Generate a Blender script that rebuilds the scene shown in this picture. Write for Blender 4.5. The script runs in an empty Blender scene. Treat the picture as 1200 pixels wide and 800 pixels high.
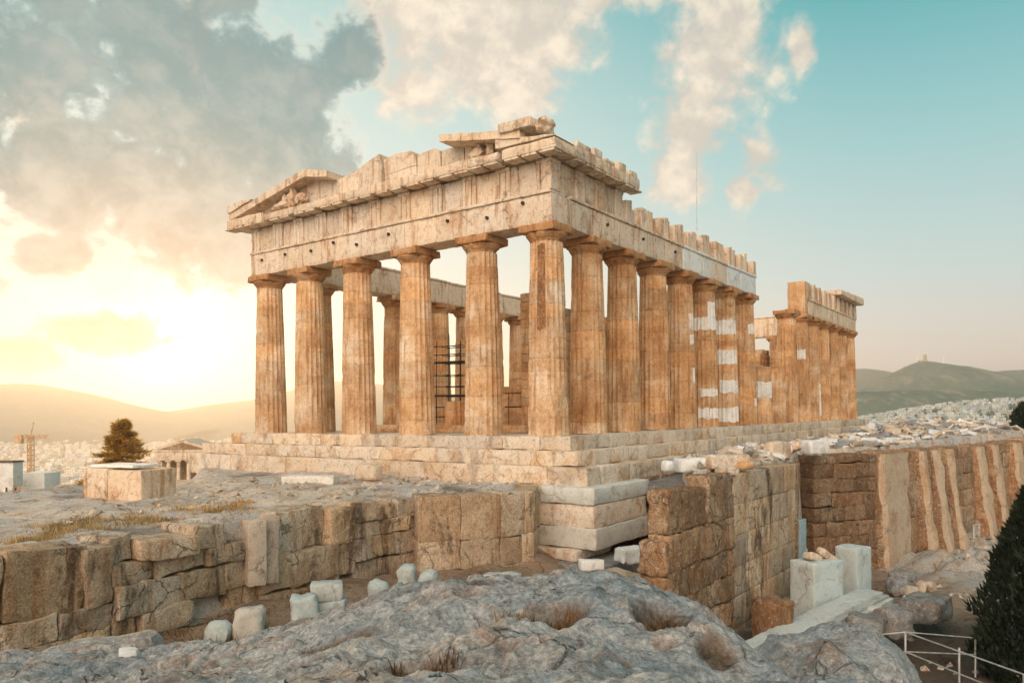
import bpy, math, random
import numpy as np
from mathutils import Vector, Matrix, noise

R = math.radians
random.seed(7)
scn = bpy.context.scene
col = scn.collection

# ------------------------------------------------------------------ camera
F, HZ = 893.0, 487.0                     # focal length and horizon row in photo pixels (1200 wide)
cd = bpy.data.cameras.new('camera'); cam = bpy.data.objects.new('camera', cd); col.objects.link(cam)
cam.location = (0, 0, 0); cam.rotation_euler = (R(90), 0, 0)
cd.sensor_fit = 'HORIZONTAL'; cd.sensor_width = 36; cd.lens = F / 1200 * 36
cd.shift_y = (HZ - 400) / 1200
cd.clip_start = 0.1; cd.clip_end = 80000
scn.camera = cam
def at(px, py, Y): return Vector(((px - 600) / F * Y, Y, (HZ - py) / F * Y))

# ------------------------------------------------------------------ sky, sun, exposure
SUN_AZ, SUN_EL = -24.5, 4.5
SKY_STRENGTH = 0.1
scn.view_settings.view_transform = 'Standard'; scn.view_settings.look = 'None'
scn.view_settings.exposure = 0.0; scn.view_settings.gamma = 1.0
scn.view_settings.use_curve_mapping = False
scn.cycles.use_denoising = True
scn.cycles.max_bounces = 5; scn.cycles.diffuse_bounces = 3; scn.cycles.volume_bounces = 0
scn.cycles.glossy_bounces = 2; scn.cycles.transmission_bounces = 2; scn.cycles.sample_clamp_indirect = 6

class G:
    """tiny node-graph helper"""
    def __init__(s, nt): s.nt = nt; s.n = nt.nodes; s.l = nt.links
    def new(s, t, **kw):
        nd = s.n.new(t)
        for k, v in kw.items(): setattr(nd, k, v)
        return nd
    def put(s, sock, v):
        if v is None: return
        if hasattr(v, 'is_output'): s.l.new(v, sock)
        elif isinstance(v, (tuple, list)):
            sock.default_value = (tuple(v) + (1,))[:len(sock.default_value)] if len(v) < len(sock.default_value) else tuple(v)[:len(sock.default_value)]
        else: sock.default_value = v
    def m(s, op, a=None, b=None, c=None, clamp=False):
        nd = s.new('ShaderNodeMath', operation=op, use_clamp=clamp)
        for i, v in enumerate((a, b, c)): s.put(nd.inputs[i], v)
        return nd.outputs[0]
    def vm(s, op, a=None, b=None):
        nd = s.new('ShaderNodeVectorMath', operation=op)
        s.put(nd.inputs[0], a); s.put(nd.inputs[1], b)
        return nd.outputs['Value'] if op in ('DOT_PRODUCT', 'LENGTH') else nd.outputs[0]
    def smooth(s, v, a, b, x=0.0, y=1.0):
        nd = s.new('ShaderNodeMapRange', interpolation_type='SMOOTHSTEP')
        s.put(nd.inputs[0], v)
        for i, q in enumerate((a, b, x, y)): nd.inputs[i + 1].default_value = q
        return nd.outputs[0]
    def mix(s, f, a, b, mode='MIX'):
        nd = s.new('ShaderNodeMix', data_type='RGBA', blend_type=mode)
        s.put(nd.inputs[0], f); s.put(nd.inputs[6], a); s.put(nd.inputs[7], b)
        return nd.outputs[2]
    def ramp(s, v, stops):
        nd = s.new('ShaderNodeValToRGB'); cr = nd.color_ramp
        while len(cr.elements) < len(stops): cr.elements.new(0.5)
        for e, (p, c) in zip(cr.elements, stops):
            e.position = p; e.color = tuple(c) + (1,)
        s.put(nd.inputs[0], v); return nd.outputs[0]
    def noise(s, vec, scale, detail=5, rough=0.55, dist=0.0):
        nd = s.new('ShaderNodeTexNoise'); nd.inputs['Scale'].default_value = scale
        nd.inputs['Detail'].default_value = detail; nd.inputs['Roughness'].default_value = rough
        nd.inputs['Distortion'].default_value = dist
        s.put(nd.inputs['Vector'], vec); return nd.outputs[0]
    def scale(s, vec, sc, loc=(0, 0, 0)):
        nd = s.new('ShaderNodeMapping'); nd.inputs['Scale'].default_value = sc; nd.inputs['Location'].default_value = loc
        s.put(nd.inputs[0], vec); return nd.outputs[0]

world = bpy.data.worlds.new('World'); scn.world = world; world.use_nodes = True
g = G(world.node_tree); g.n.clear()
out = g.new('ShaderNodeOutputWorld'); bg = g.new('ShaderNodeBackground'); bg.inputs[1].default_value = SKY_STRENGTH
g.l.new(bg.outputs[0], out.inputs[0])
sky = g.new('ShaderNodeTexSky', sky_type='NISHITA'); sky.sun_disc = False
sky.sun_elevation = R(SUN_EL); sky.sun_rotation = R(SUN_AZ); sky.altitude = 150; sky.dust_density = 2.0
tc = g.new('ShaderNodeTexCoord'); D = g.vm('NORMALIZE', tc.outputs['Generated'])
sx = g.new('ShaderNodeSeparateXYZ'); g.put(sx.inputs[0], D)
X, Y, Z = sx.outputs
DEG = 180 / math.pi
az = g.m('MULTIPLY', g.m('ARCTAN2', X, Y), DEG)
el = g.m('MULTIPLY', g.m('ARCSINE', Z), DEG)
sd = (math.sin(R(SUN_AZ)) * math.cos(R(3)), math.cos(R(SUN_AZ)) * math.cos(R(3)), math.sin(R(3)))
gam = g.m('MULTIPLY', g.m('ARCCOSINE', g.m('MINIMUM', g.vm('DOT_PRODUCT', D, sd), 1.0)), DEG)
eln = g.m('DIVIDE', el, 60.0, clamp=True)
deep = g.ramp(eln, [(0.0, (1.0, .76, .62)), (.06, (.92, .78, .68)), (.16, (.63, .75, .74)), (.30, (.34, .63, .65)),
                    (.45, (.10, .45, .49)), (.62, (.07, .33, .40)), (1.0, (.06, .24, .33))])
pale = g.ramp(eln, [(0.0, (.98, .78, .52)), (.10, (.90, .86, .74)), (.25, (.62, .76, .74)), (.48, (.42, .66, .66)), (1.0, (.25, .42, .48))])
base = g.mix(g.smooth(gam, 20, 54), pale, deep)
# clouds: ellipses given by direction, broken up by noise
def angles(px, py, rx, ry):
    x, z = (px - 600) / F, (HZ - py) / F
    a = math.degrees(math.atan(x)); e = math.degrees(math.atan(z / math.hypot(1, x)))
    return a, e, math.degrees(rx / F) / (1 + x * x), math.degrees(ry / F) / math.hypot(1, x)
def blobs(lst):
    acc = None
    for px, py, rx, ry in lst:
        a, e, ra, re = angles(px, py, rx, ry)
        u = g.m('DIVIDE', g.m('SUBTRACT', az, a), ra); v = g.m('DIVIDE', g.m('SUBTRACT', el, e), re)
        d = g.m('SUBTRACT', 1.0, g.m('SQRT', g.m('ADD', g.m('MULTIPLY', u, u), g.m('MULTIPLY', v, v))))
        acc = d if acc is None else g.m('SMOOTH_MAX', acc, d, 0.25)
    return acc
def cloudnoise(V):
    a_ = g.noise(g.scale(V, (1, 1, 1.25)), 7.0, 6, 0.52, 0.35); b_ = g.noise(g.scale(V, (1, 1, 1.1), (3, 1, 7)), 19.0, 5, 0.55, 0.4); c_ = g.noise(g.scale(V, (1, 1, 1.1), (9, 4, 2)), 46.0, 4, 0.55, 0.5)
    return b_, g.m('ADD', g.m('ADD', g.m('MULTIPLY', g.m('SUBTRACT', a_, .5), 2.2), g.m('MULTIPLY', g.m('SUBTRACT', b_, .5), 1.5)), g.m('MULTIPLY', g.m('SUBTRACT', c_, .5), .6))
nz2, nn = cloudnoise(D)
_, nns = cloudnoise(g.vm('ADD', D, tuple(.028 * v for v in sd)))       # a step towards the sun: which side of each billow is lit
lit = g.smooth(g.m('SUBTRACT', nn, nns), -.34, .50)
darkm = blobs([(60, 60, 210, 130), (250, 110, 190, 150), (345, 190, 95, 130), (90, 190, 150, 90), (215, 245, 130, 85), (270, 300, 62, 60),
               (60, 300, 60, 30), (180, 60, 150, 110), (400, 70, 60, 60), (120, 388, 92, 30), (25, 415, 70, 32), (-150, 120, 260, 190), (-60, 330, 90, 40)])
lightm = blobs([(560, 30, 190, 85), (600, 100, 60, 50), (690, -20, 110, 40), (845, 45, 85, 95), (815, 140, 65, 75), (795, 205, 48, 40), (888, 185, 48, 38),
                (870, 222, 24, 28), (940, 52, 20, 40), (228, 18, 40, 52), (40, 135, 70, 60), (120, 300, 150, 90), (60, 250, 90, 60), (480, 110, 70, 50)])
dd = g.m('ADD', darkm, nn); ld = g.m('ADD', lightm, nn)
dcol = g.mix(g.smooth(gam, 7, 19), (.44, .36, .30), (.115, .27, .305))
dcol = g.mix(g.smooth(nz2, .42, .68, 0, .20), dcol, (.40, .44, .43))
rim = g.mix(g.smooth(gam, 8, 34), (1.05, .97, .84), (.90, .74, .58))
dcol = g.mix(g.m('MULTIPLY', lit, g.smooth(gam, 30, 10, .07, .26)), dcol, rim)
dcol = g.mix(g.smooth(dd, .0, .30), rim, dcol)
lcol = g.mix(lit, (.68, .61, .53), (1.0, .87, .70))
cov_l = g.smooth(ld, -.05, .62); cov_d = g.smooth(dd, -.12, .50)
c1 = g.mix(g.m('MULTIPLY', cov_l, .93), base, lcol)
c1 = g.mix(g.m('MULTIPLY', cov_d, .92), c1, dcol)
# aureole of the low sun
def gl(k, w): return g.m('MULTIPLY', g.m('POWER', 2.718, g.m('DIVIDE', gam, -w)), k)
glow = g.mix(1.0, (1, .95, .86), g.m('MULTIPLY', g.m('ADD', gl(.8, 4.0), gl(.24, 9.0)), g.m('SUBTRACT', 1.0, g.m('MULTIPLY', cov_d, .90))), 'MULTIPLY')
c1 = g.mix(1.0, c1, glow, 'ADD')
# added unseen bright sky bank behind the camera, lighting faces turned from the sun
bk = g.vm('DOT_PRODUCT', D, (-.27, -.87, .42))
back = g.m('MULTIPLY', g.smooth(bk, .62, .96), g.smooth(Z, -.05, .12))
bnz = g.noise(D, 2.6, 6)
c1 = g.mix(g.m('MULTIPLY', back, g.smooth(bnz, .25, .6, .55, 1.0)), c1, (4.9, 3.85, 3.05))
c1 = g.mix(g.smooth(el, -1.5, -.2), (.30, .26, .22), c1)
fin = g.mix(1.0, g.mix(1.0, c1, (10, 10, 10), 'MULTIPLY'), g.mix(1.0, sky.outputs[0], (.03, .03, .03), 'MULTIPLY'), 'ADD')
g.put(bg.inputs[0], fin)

sl = bpy.data.lights.new('sun', 'SUN'); sun = bpy.data.objects.new('sun', sl); col.objects.link(sun)
sl.energy = 5.0; sl.angle = R(0.6); sl.color = (1, .66, .36)
a, e = R(SUN_AZ), R(SUN_EL)
sun.rotation_euler = (-Vector((math.sin(a) * math.cos(e), math.cos(a) * math.cos(e), math.sin(e)))).to_track_quat('-Z', 'Y').to_euler()

# ------------------------------------------------------------------ materials
def material(name):
    m = bpy.data.materials.new(name); m.use_nodes = True
    g = G(m.node_tree); b = m.node_tree.nodes['Principled BSDF']
    b.inputs['Specular IOR Level'].default_value = .25
    return m, g, b
def stone(name, c1, c2, c3, rust=(.36, .17, .07), rust_amt=.5, grime_shade=.5, streak=True, speck=.25, bump=.35, sc=1.0, rough=.85, bdist=.06, lich=.22, crack=.6, crs=.8, stain=0.0):
    m, g, b = material(name)
    geo = g.new('ShaderNodeNewGeometry'); P = geo.outputs['Position']
    n1 = g.noise(P, .55 * sc, 5, .6, .4)
    c = g.ramp(n1, [(.30, c1), (.5, c2), (.70, c3)])
    if streak: n2 = g.noise(g.scale(P, (1.7, 1.7, .22)), 1.5 * sc, 5, .62, .6)
    else: n2 = g.noise(P, 1.1 * sc, 5, .62, .8)
    c = g.mix(g.smooth(n2, .50, .66, 0, rust_amt), c, rust)
    if stain: c = g.mix(g.smooth(g.noise(g.scale(P, (1.1, 1.1, .30), (5, 3, 8)), .9, 7, .62, .5), .53, .64, 0, stain), c, (.085, .05, .028))
    n3 = g.noise(P, 2.3 * sc, 6, .68, .3)
    c = g.mix(g.smooth(n3, .55, .74, 0, grime_shade), c, (.045, .038, .032))
    n4 = g.noise(P, 19 * sc, 4, .72)
    n5 = g.noise(P, 5.5 * sc, 6, .7, .5)
    c = g.mix(speck, c, g.ramp(n4, [(.34, (.16, .15, .14)), (.5, (.5, .49, .48)), (.66, (.95, .93, .9))]), 'OVERLAY')
    c = g.mix(g.m('MULTIPLY', g.smooth(n5, .54, .66), lich), c, (.60, .59, .55))
    c = g.mix(g.m('MULTIPLY', g.smooth(n5, .47, .36), grime_shade * .7), c, g.mix(1.0, c, (.34, .30, .27), 'MULTIPLY'))  # low spots of the bump darkened: pit shade put into the colour
    nv = g.new('ShaderNodeTexNoise'); nv.inputs['Scale'].default_value = 1.6 * sc; nv.inputs['Detail'].default_value = 6; g.put(nv.inputs['Vector'], P)
    vo = g.new('ShaderNodeTexVoronoi', feature='DISTANCE_TO_EDGE'); vo.inputs['Scale'].default_value = crs * sc
    g.put(vo.inputs['Vector'], g.vm('ADD', P, g.vm('MULTIPLY', nv.outputs[1], (.9, .9, .9))))
    crk = g.m('MULTIPLY', g.smooth(vo.outputs[0], .028, .0), g.smooth(n1, .46, .56)) if crs else 0.0
    c = g.mix(g.m('MULTIPLY', crk, crack), c, (.05, .04, .03)) if crs else c
    at_ = g.new('ShaderNodeAttribute', attribute_name='tint')
    c = g.mix(1.0, c, at_.outputs[0], 'MULTIPLY')
    g.put(b.inputs['Base Color'], c); b.inputs['Roughness'].default_value = rough
    h = g.m('ADD', g.m('MULTIPLY', n5, .8), g.m('MULTIPLY', n4, .35))
    if crs: h = g.m('SUBTRACT', h, g.m('MULTIPLY', crk, .6))
    bp = g.new('ShaderNodeBump'); bp.inputs['Strength'].default_value = bump; bp.inputs['Distance'].default_value = bdist
    g.put(bp.inputs['Height'], h); g.put(b.inputs['Normal'], bp.outputs[0])
    return m
def plain(name, c, rough=.7, metal=0.0, var=.25, sc=3.0, tint=False):
    m, g, b = material(name)
    geo = g.new('ShaderNodeNewGeometry')
    n = g.noise(geo.outputs['Position'], sc, 5)
    cc = g.mix(g.smooth(n, .3, .7), tuple(x * (1 - var) for x in c), tuple(x * (1 + var) for x in c))
    if tint:
        at_ = g.new('ShaderNodeAttribute', attribute_name='tint'); cc = g.mix(1.0, cc, at_.outputs[0], 'MULTIPLY')
    g.put(b.inputs['Base Color'], cc); b.inputs['Roughness'].default_value = rough; b.inputs['Metallic'].default_value = metal
    return m
M = {}
M['honey'] = stone('honey_marble', (.40, .20, .085), (.57, .335, .165), (.70, .53, .36), rust=(.28, .12, .045), rust_amt=.6, grime_shade=.55, bump=.5, speck=.4, crs=0)
M['pale'] = stone('weathered_marble', (.66, .52, .38), (.72, .60, .47), (.54, .36, .23), rust=(.36, .19, .09), rust_amt=.65, grime_shade=.6, bump=.5, speck=.3, crack=.35, crs=.45)
M['step'] = stone('step_marble', (.60, .49, .37), (.66, .57, .46), (.56, .40, .25), rust=(.40, .20, .08), rust_amt=.42, grime_shade=.6, streak=False, bump=.6, speck=.4, crack=.3, crs=.5, stain=.35)
M['new'] = stone('fresh_marble', (.66, .68, .67), (.74, .74, .71), (.70, .68, .64), rust=(.46, .36, .26), rust_amt=.35, grime_shade=.35, streak=False, speck=.3, bump=.45, crack=.25, crs=.4)
M['poros'] = stone('brown_limestone', (.20, .115, .06), (.31, .195, .11), (.42, .31, .20), rust=(.22, .10, .04), rust_amt=.6, grime_shade=.85, bump=1.0, speck=.65, lich=.45)
M['wallstone'] = stone('wall_limestone', (.38, .26, .16), (.53, .40, .27), (.62, .52, .40), rust=(.31, .155, .065), rust_amt=.65, grime_shade=.65, bump=1.0, speck=.55, lich=.35, stain=.85)
M['strip'] = stone('eroded_honey_marble', (.24, .11, .04), (.36, .18, .08), (.46, .30, .18), rust=(.16, .07, .03), rust_amt=.7, grime_shade=.8, bump=1.0, speck=.8, lich=.5, sc=1.6)
M['rock'] = stone('grey_bedrock', (.205, .218, .22), (.325, .338, .335), (.28, .245, .21), rust=(.24, .14, .085), rust_amt=.55, grime_shade=.7, streak=False, speck=.5, bump=1.0, bdist=.08, lich=.5, crack=.3)
M['terr'] = stone('terrace_rock', (.42, .38, .34), (.50, .46, .41), (.44, .33, .24), rust=(.36, .22, .11), rust_amt=.65, grime_shade=.65, streak=False, speck=.5, bump=1.0, bdist=.08)
M['plaster'] = stone('pale_buttress', (.38, .29, .20), (.45, .36, .26), (.34, .23, .14), rust=(.38, .22, .11), rust_amt=.5, grime_shade=.4, bump=.4)
M['iron'] = plain('dark_iron', (.05, .04, .035), .6, .4)
M['steel'] = plain('pale_steel', (.55, .55, .52), .5, .3)
M['bark'] = plain('bark', (.10, .07, .045), .9, 0, .4, 8)
M['hole'] = plain('hole_shade', (.05, .04, .035), .95)

# ------------------------------------------------------------------ mesh building
class MB:
    def __init__(s): s.v = []; s.f = []; s.t = []
    def add(s, verts, faces, tint=(1, 1, 1)):
        b = len(s.v); s.v.extend(verts); s.f.extend([tuple(i + b for i in q) for q in faces]); s.t.extend([tint] * len(verts))
    def build(s, name, mat, parent=None, angle=35, smooth=True):
        me = bpy.data.meshes.new(name); me.from_pydata([tuple(v) for v in s.v], [], s.f)
        a = me.attributes.new('tint', 'FLOAT_COLOR', 'POINT')
        t = np.ones((len(s.v), 4), np.float32)
        if s.v: t[:, :3] = np.array(s.t, np.float32)
        a.data.foreach_set('color', t.ravel())
        if smooth:
            me.polygons.foreach_set('use_smooth', [True] * len(me.polygons))
            me.set_sharp_from_angle(angle=R(angle))
        me.materials.append(mat); me.update()
        o = bpy.data.objects.new(name, me); col.objects.link(o)
        if parent: o.parent = parent
        return o
def tag(o, label=None, cat=None, group=None, kind=None):
    if label: o['label'] = label
    if cat: o['category'] = cat
    if group: o['group'] = group
    if kind: o['kind'] = kind
    return o
def empty(name, loc, rz=0):
    o = bpy.data.objects.new(name, None); col.objects.link(o); o.location = loc; o.rotation_euler = (0, 0, rz)
    o.empty_display_size = .3; return o
def lat(L, b, step):
    n = max(0, int((L - 2 * b) / step) - 0) if step else 0
    r = [0, b] + [b + (L - 2 * b) * (i + 1) / (n + 1) for i in range(n)] + [L - b, L]
    return r
def block(mb, Mx, size, tint=(1, 1, 1), b=.03, step=0, rough=0.0, freq=1.3, skew=None):
    """rounded, optionally eroded box with its corner at the origin of Mx"""
    b = min(b, min(size) * .45)
    xs, ys, zs = (lat(L, b, step) for L in size)
    nx, ny, nz_ = len(xs), len(ys), len(zs); idx = {}; V = []; Fc = []
    off = Vector((random.uniform(0, 90), random.uniform(0, 90), random.uniform(0, 90)))
    def vid(i, j, k):
        q = (i, j, k)
        if q in idx: return idx[q]
        p = Vector((xs[i], ys[j], zs[k]))
        inn = Vector((min(max(p.x, b), size[0] - b), min(max(p.y, b), size[1] - b), min(max(p.z, b), size[2] - b)))
        d = p - inn
        if d.length > 1e-9: p = inn + d.normalized() * b
        if skew: p = skew(p)
        if rough:
            p = p + noise.noise_vector((p + off) * freq) * rough + noise.noise_vector((p - off) * freq * 2.7) * rough * .55 + noise.noise_vector((p + off * 2) * freq * 6.3) * rough * .25
        idx[q] = len(V); V.append(Mx @ p); return idx[q]
    for i in range(nx - 1):
        for j in range(ny - 1):
            Fc.append((vid(i, j, 0), vid(i, j + 1, 0), vid(i + 1, j + 1, 0), vid(i + 1, j, 0)))
            k = nz_ - 1; Fc.append((vid(i, j, k), vid(i + 1, j, k), vid(i + 1, j + 1, k), vid(i, j + 1, k)))
    for i in range(nx - 1):
        for k in range(nz_ - 1):
            Fc.append((vid(i, 0, k), vid(i + 1, 0, k), vid(i + 1, 0, k + 1), vid(i, 0, k + 1)))
            j = ny - 1; Fc.append((vid(i, j, k), vid(i, j, k + 1), vid(i + 1, j, k + 1), vid(i + 1, j, k)))
    for j in range(ny - 1):
        for k in range(nz_ - 1):
            Fc.append((vid(0, j, k), vid(0, j, k + 1), vid(0, j + 1, k + 1), vid(0, j + 1, k)))
            i = nx - 1; Fc.append((vid(i, j, k), vid(i, j + 1, k), vid(i, j + 1, k + 1), vid(i, j, k + 1)))
    mb.add(V, Fc, tint)
def T(x, y, z): return Matrix.Translation((x, y, z))
def box(mb, x0, x1, y0, y1, z0, z1, Mx=Matrix(), **kw): block(mb, Mx @ T(x0, y0, z0), (x1 - x0, y1 - y0, z1 - z0), **kw)
def tube(mb, p, q, r, n=6, r2=None, tint=(1, 1, 1)):
    p, q = Vector(p), Vector(q); d = (q - p).normalized(); u = d.orthogonal().normalized(); w = d.cross(u); r2 = r if r2 is None else r2
    V = [p + (u * math.cos(6.2832 * k / n) + w * math.sin(6.2832 * k / n)) * r for k in range(n)] + \
        [q + (u * math.cos(6.2832 * k / n) + w * math.sin(6.2832 * k / n)) * r2 for k in range(n)]
    mb.add(V, [(k, (k + 1) % n, n + (k + 1) % n, n + k) for k in range(n)] + [tuple(range(n))[::-1], tuple(range(n, 2 * n))], tint)
def prism(mb, poly, Mx, depth, tint=(1, 1, 1)):
    """poly in local x-z, extruded along local y from 0 to depth"""
    n = len(poly)
    V = [Mx @ Vector((x, 0, z)) for x, z in poly] + [Mx @ Vector((x, depth, z)) for x, z in poly]
    mb.add(V, [tuple(range(n)), tuple(range(n, 2 * n))[::-1]] + [(k, n + k, n + (k + 1) % n, (k + 1) % n) for k in range(n)], tint)
def jit(lo=.82, hi=1.12, warm=.05):
    k = random.uniform(lo, hi); w = random.uniform(-warm, warm)
    return (k * (1 + w), k, k * (1 - w * 1.4))

# ------------------------------------------------------------------ terrain
def sstep(a, b, x): t = np.clip((x - a) / (b - a), 0, 1); return t * t * (3 - 2 * t)
def poly_sd(P, X, Y):
    """signed distance, positive inside polygon"""
    X = np.asarray(X, float); Y = np.asarray(Y, float); d = np.full(X.shape, 1e9); ins = np.zeros(X.shape, bool); n = len(P)
    for i in range(n):
        x0, y0 = P[i]; x1, y1 = P[(i + 1) % n]; ex, ey = x1 - x0, y1 - y0
        t = np.clip(((X - x0) * ex + (Y - y0) * ey) / (ex * ex + ey * ey), 0, 1)
        d = np.minimum(d, np.hypot(X - x0 - t * ex, Y - y0 - t * ey))
        cr = ((y0 > Y) != (y1 > Y)) & (X < ex * (Y - y0) / (ey if ey else 1e-9) + x0)
        ins ^= cr
    return np.where(ins, d, -d)
def fbm(x, y, f, o=5, z=0): return noise.fractal(Vector((x * f, y * f, z)), 1.0, 2.1, o)
def sheet(name, xs, ys, Zf, mat, tintf=None, kind='structure'):
    nx, ny = len(xs), len(ys); XX, YY = np.meshgrid(xs, ys, indexing='ij'); ZZ = Zf(XX, YY)
    V = np.stack([XX, YY, ZZ], -1).reshape(-1, 3)
    i, j = np.meshgrid(np.arange(nx - 1), np.arange(ny - 1), indexing='ij'); a = (i * ny + j).ravel()
    Fc = np.stack([a, a + ny, a + ny + 1, a + 1], -1)
    me = bpy.data.meshes.new(name); me.from_pydata(V.tolist(), [], Fc.tolist())
    at_ = me.attributes.new('tint', 'FLOAT_COLOR', 'POINT'); t = np.ones((len(V), 4), np.float32)
    if tintf: t[:, :3] = tintf(XX, YY, ZZ).reshape(-1, 3)
    at_.data.foreach_set('color', t.ravel()); me.polygons.foreach_set('use_smooth', [True] * len(me.polygons))
    me.materials.append(mat); me.update()
    o = bpy.data.objects.new(name, me); col.objects.link(o); o['kind'] = kind
    return o

TERR = [(-20, 11.5), (-12.5, 18.6), (-11.05, 21), (-8.63, 25.7), (-6.2, 29.2), (-4.05, 32), (-3.75, 30.7), (.93, 33.2), (1.3, 37.5), (16, 60), (-20, 75), (-50, 62), (-46, 34), (-34, 16)]
PLAT = [(5.3, 26.6), (14.4, 38.7), (16.9, 43), (19.8, 50.0), (24.4, 51.6), (53, 77.2), (90, 110), (60, 112), (8.3, 41.6), (7.4, 36)]
def pitz(X, Y):
    z = -6.2 - .75 * np.exp(-((X - 3.6) / 3) ** 2 - ((Y - 31.5) / 3.2) ** 2) - 3.2 * sstep(1, 11, X) - 1.5 * sstep(40, 60, Y) * sstep(5, 20, X)
    return z
def terrz(X, Y): return -3.24 - .018 * np.maximum(0, 1 - X) - .015 * np.maximum(0, Y - 50) * sstep(-12, -24, X)
def platz(X, Y): return -2.62 + 1.35 * sstep(48, 95, Y) + .35 * sstep(3, 12, (X * -.811 + Y * .585) - (53 * -.811 + 77 * .585) + 4)
def site(X, Y):
    z0 = pitz(X, Y); z = z0.copy()
    sl = sstep(28, 45, X) * sstep(40, 62, Y) * 0 
    tz = terrz(X, Y); pz = platz(X, Y)
    n = np.vectorize(lambda x, y: fbm(x, y, .35, 6))(X, Y); r = np.vectorize(lambda x, y: noise.ridged_multi_fractal(Vector((x * .22, y * .34, 4)), 1.0, 2.1, 5, 1.0, 2.0))(X, Y)
    z += n * .35
    # rock bank that climbs to the foot of the buttressed wall
    sdw = (X - 24.4) * -.667 + (Y - 51.6) * .745
    z += sstep(-26, -2, sdw) * sstep(22, 30, X) * (.6 + n * 1.1)
    z = z * 1.0
    bank = -8.7 + 4.0 * sstep(-14, 0, sdw) + n * .6
    a = sstep(30, 40, X) * sstep(-20, -8, sdw)
    st = sstep(.25, .85, poly_sd(TERR, X, Y)); z = z * (1 - st) + (tz + n * .18 + (r - 1.0) * .22) * st
    sp = sstep(.4, 1.1, poly_sd(PLAT, X, Y)); z = z * (1 - sp) + (pz + n * .12) * sp
    # edge of the citadel falls away on the left and behind
    fall2 = sstep(37, 62, Y - .6 * (X + 25)) * sstep(0, 3.5, -(X + .405 * Y)); z = z - fall2 * 26
    fall = np.maximum(np.maximum(sstep(58, 95, Y - .25 * X) * sstep(4, -12, X), sstep(-36, -62, X)), 0)
    z = z - fall * 26
    return z
def site_tint(X, Y, Z):
    t = np.ones(X.shape + (3,)); a = (sstep(-.5, .6, poly_sd(TERR, X, Y)) + sstep(-.5, .6, poly_sd(PLAT, X, Y)))[..., None]
    soil = np.array([.55, .44, .34])
    cr = np.vectorize(lambda x, y: noise.ridged_multi_fractal(Vector((x * .22, y * .34, 4)), 1.0, 2.1, 5, 1.0, 2.0))(X, Y)
    pn = np.vectorize(lambda x, y: noise.fractal(Vector((x * .16, y * .3, 8)), 1.0, 2.1, 5))(X, Y)
    t = t * (1.08 - .55 * sstep(.75, .35, cr))[..., None] * (1 + pn[..., None] * np.array([.28, .16, .02]))
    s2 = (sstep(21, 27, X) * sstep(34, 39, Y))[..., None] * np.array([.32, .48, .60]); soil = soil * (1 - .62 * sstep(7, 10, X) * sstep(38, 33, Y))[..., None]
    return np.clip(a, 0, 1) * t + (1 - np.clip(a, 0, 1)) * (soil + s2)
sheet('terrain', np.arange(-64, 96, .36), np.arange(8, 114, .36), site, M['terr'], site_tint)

# foreground bedrock: smooth surface through surveyed points, then relief
ANCH = [(-.1, 4.5, -1.62), (0, 2.5, -1.5), (-3, 3, -1.65), (3, 3, -1.8), (-9, 5, -2.6), (-6, 5, -2.15)]
for px, py, y in [(600, 800, 5.2), (560, 681, 11), (640, 686, 11), (720, 704, 11), (800, 725, 10.3), (860, 748, 9.5), (925, 796, 7.6), (470, 694, 12), (400, 726, 12), (300, 745, 12),
                  (230, 752, 12), (140, 790, 10.5), (0, 766, 13), (60, 800, 10), (300, 795, 7.2), (450, 795, 6), (750, 795, 5.6), (850, 798, 6), (700, 742, 7.5), (500, 742, 8), (380, 765, 8.4)]:
    p = at(px, py, y); ANCH.append((p.x, p.y, p.z))
ANCH += [(-1, 14, -4.6), (-1, 17, -7.2), (-4.5, 15.5, -5.8), (-9, 16.5, -6.2), (-12, 14, -4.9), (4.4, 8, -4.6), (5, 11, -6.4), (3.2, 14, -6.8), (8, 12, -9), (10, 6, -8.5), (6, 5, -5.2), (3, 17.5, -8), (10, 17, -10), (5, 3, -3.4)]
A = np.array(ANCH)
def tps(r): return np.where(r > 1e-9, r * r * np.log(np.maximum(r, 1e-9)), 0)
K = tps(np.hypot(A[:, None, 0] - A[None, :, 0], A[:, None, 1] - A[None, :, 1])) + np.eye(len(A)) * .15
Pm = np.c_[np.ones(len(A)), A[:, :2]]
sol = np.linalg.solve(np.block([[K, Pm], [Pm.T, np.zeros((3, 3))]]), np.r_[A[:, 2], 0, 0, 0])
PITS = [(640, 732, 8.2, .48, .27, .34), (690, 757, 6.9, .2, .12, .12), (775, 735, 8.3, .34, .34, .3), (712, 777, 6.2, .22, .1, .10), (487, 780, 6.9, .45, .5, .40), (400, 757, 8.6, .45, .3, .18), (700, 690, 10.2, .3, .2, .16),
        (840, 762, 7.3, .2, .25, .14), (560, 700, 9.8, .25, .15, .08), (330, 780, 7.8, .5, .18, .12)]
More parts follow.
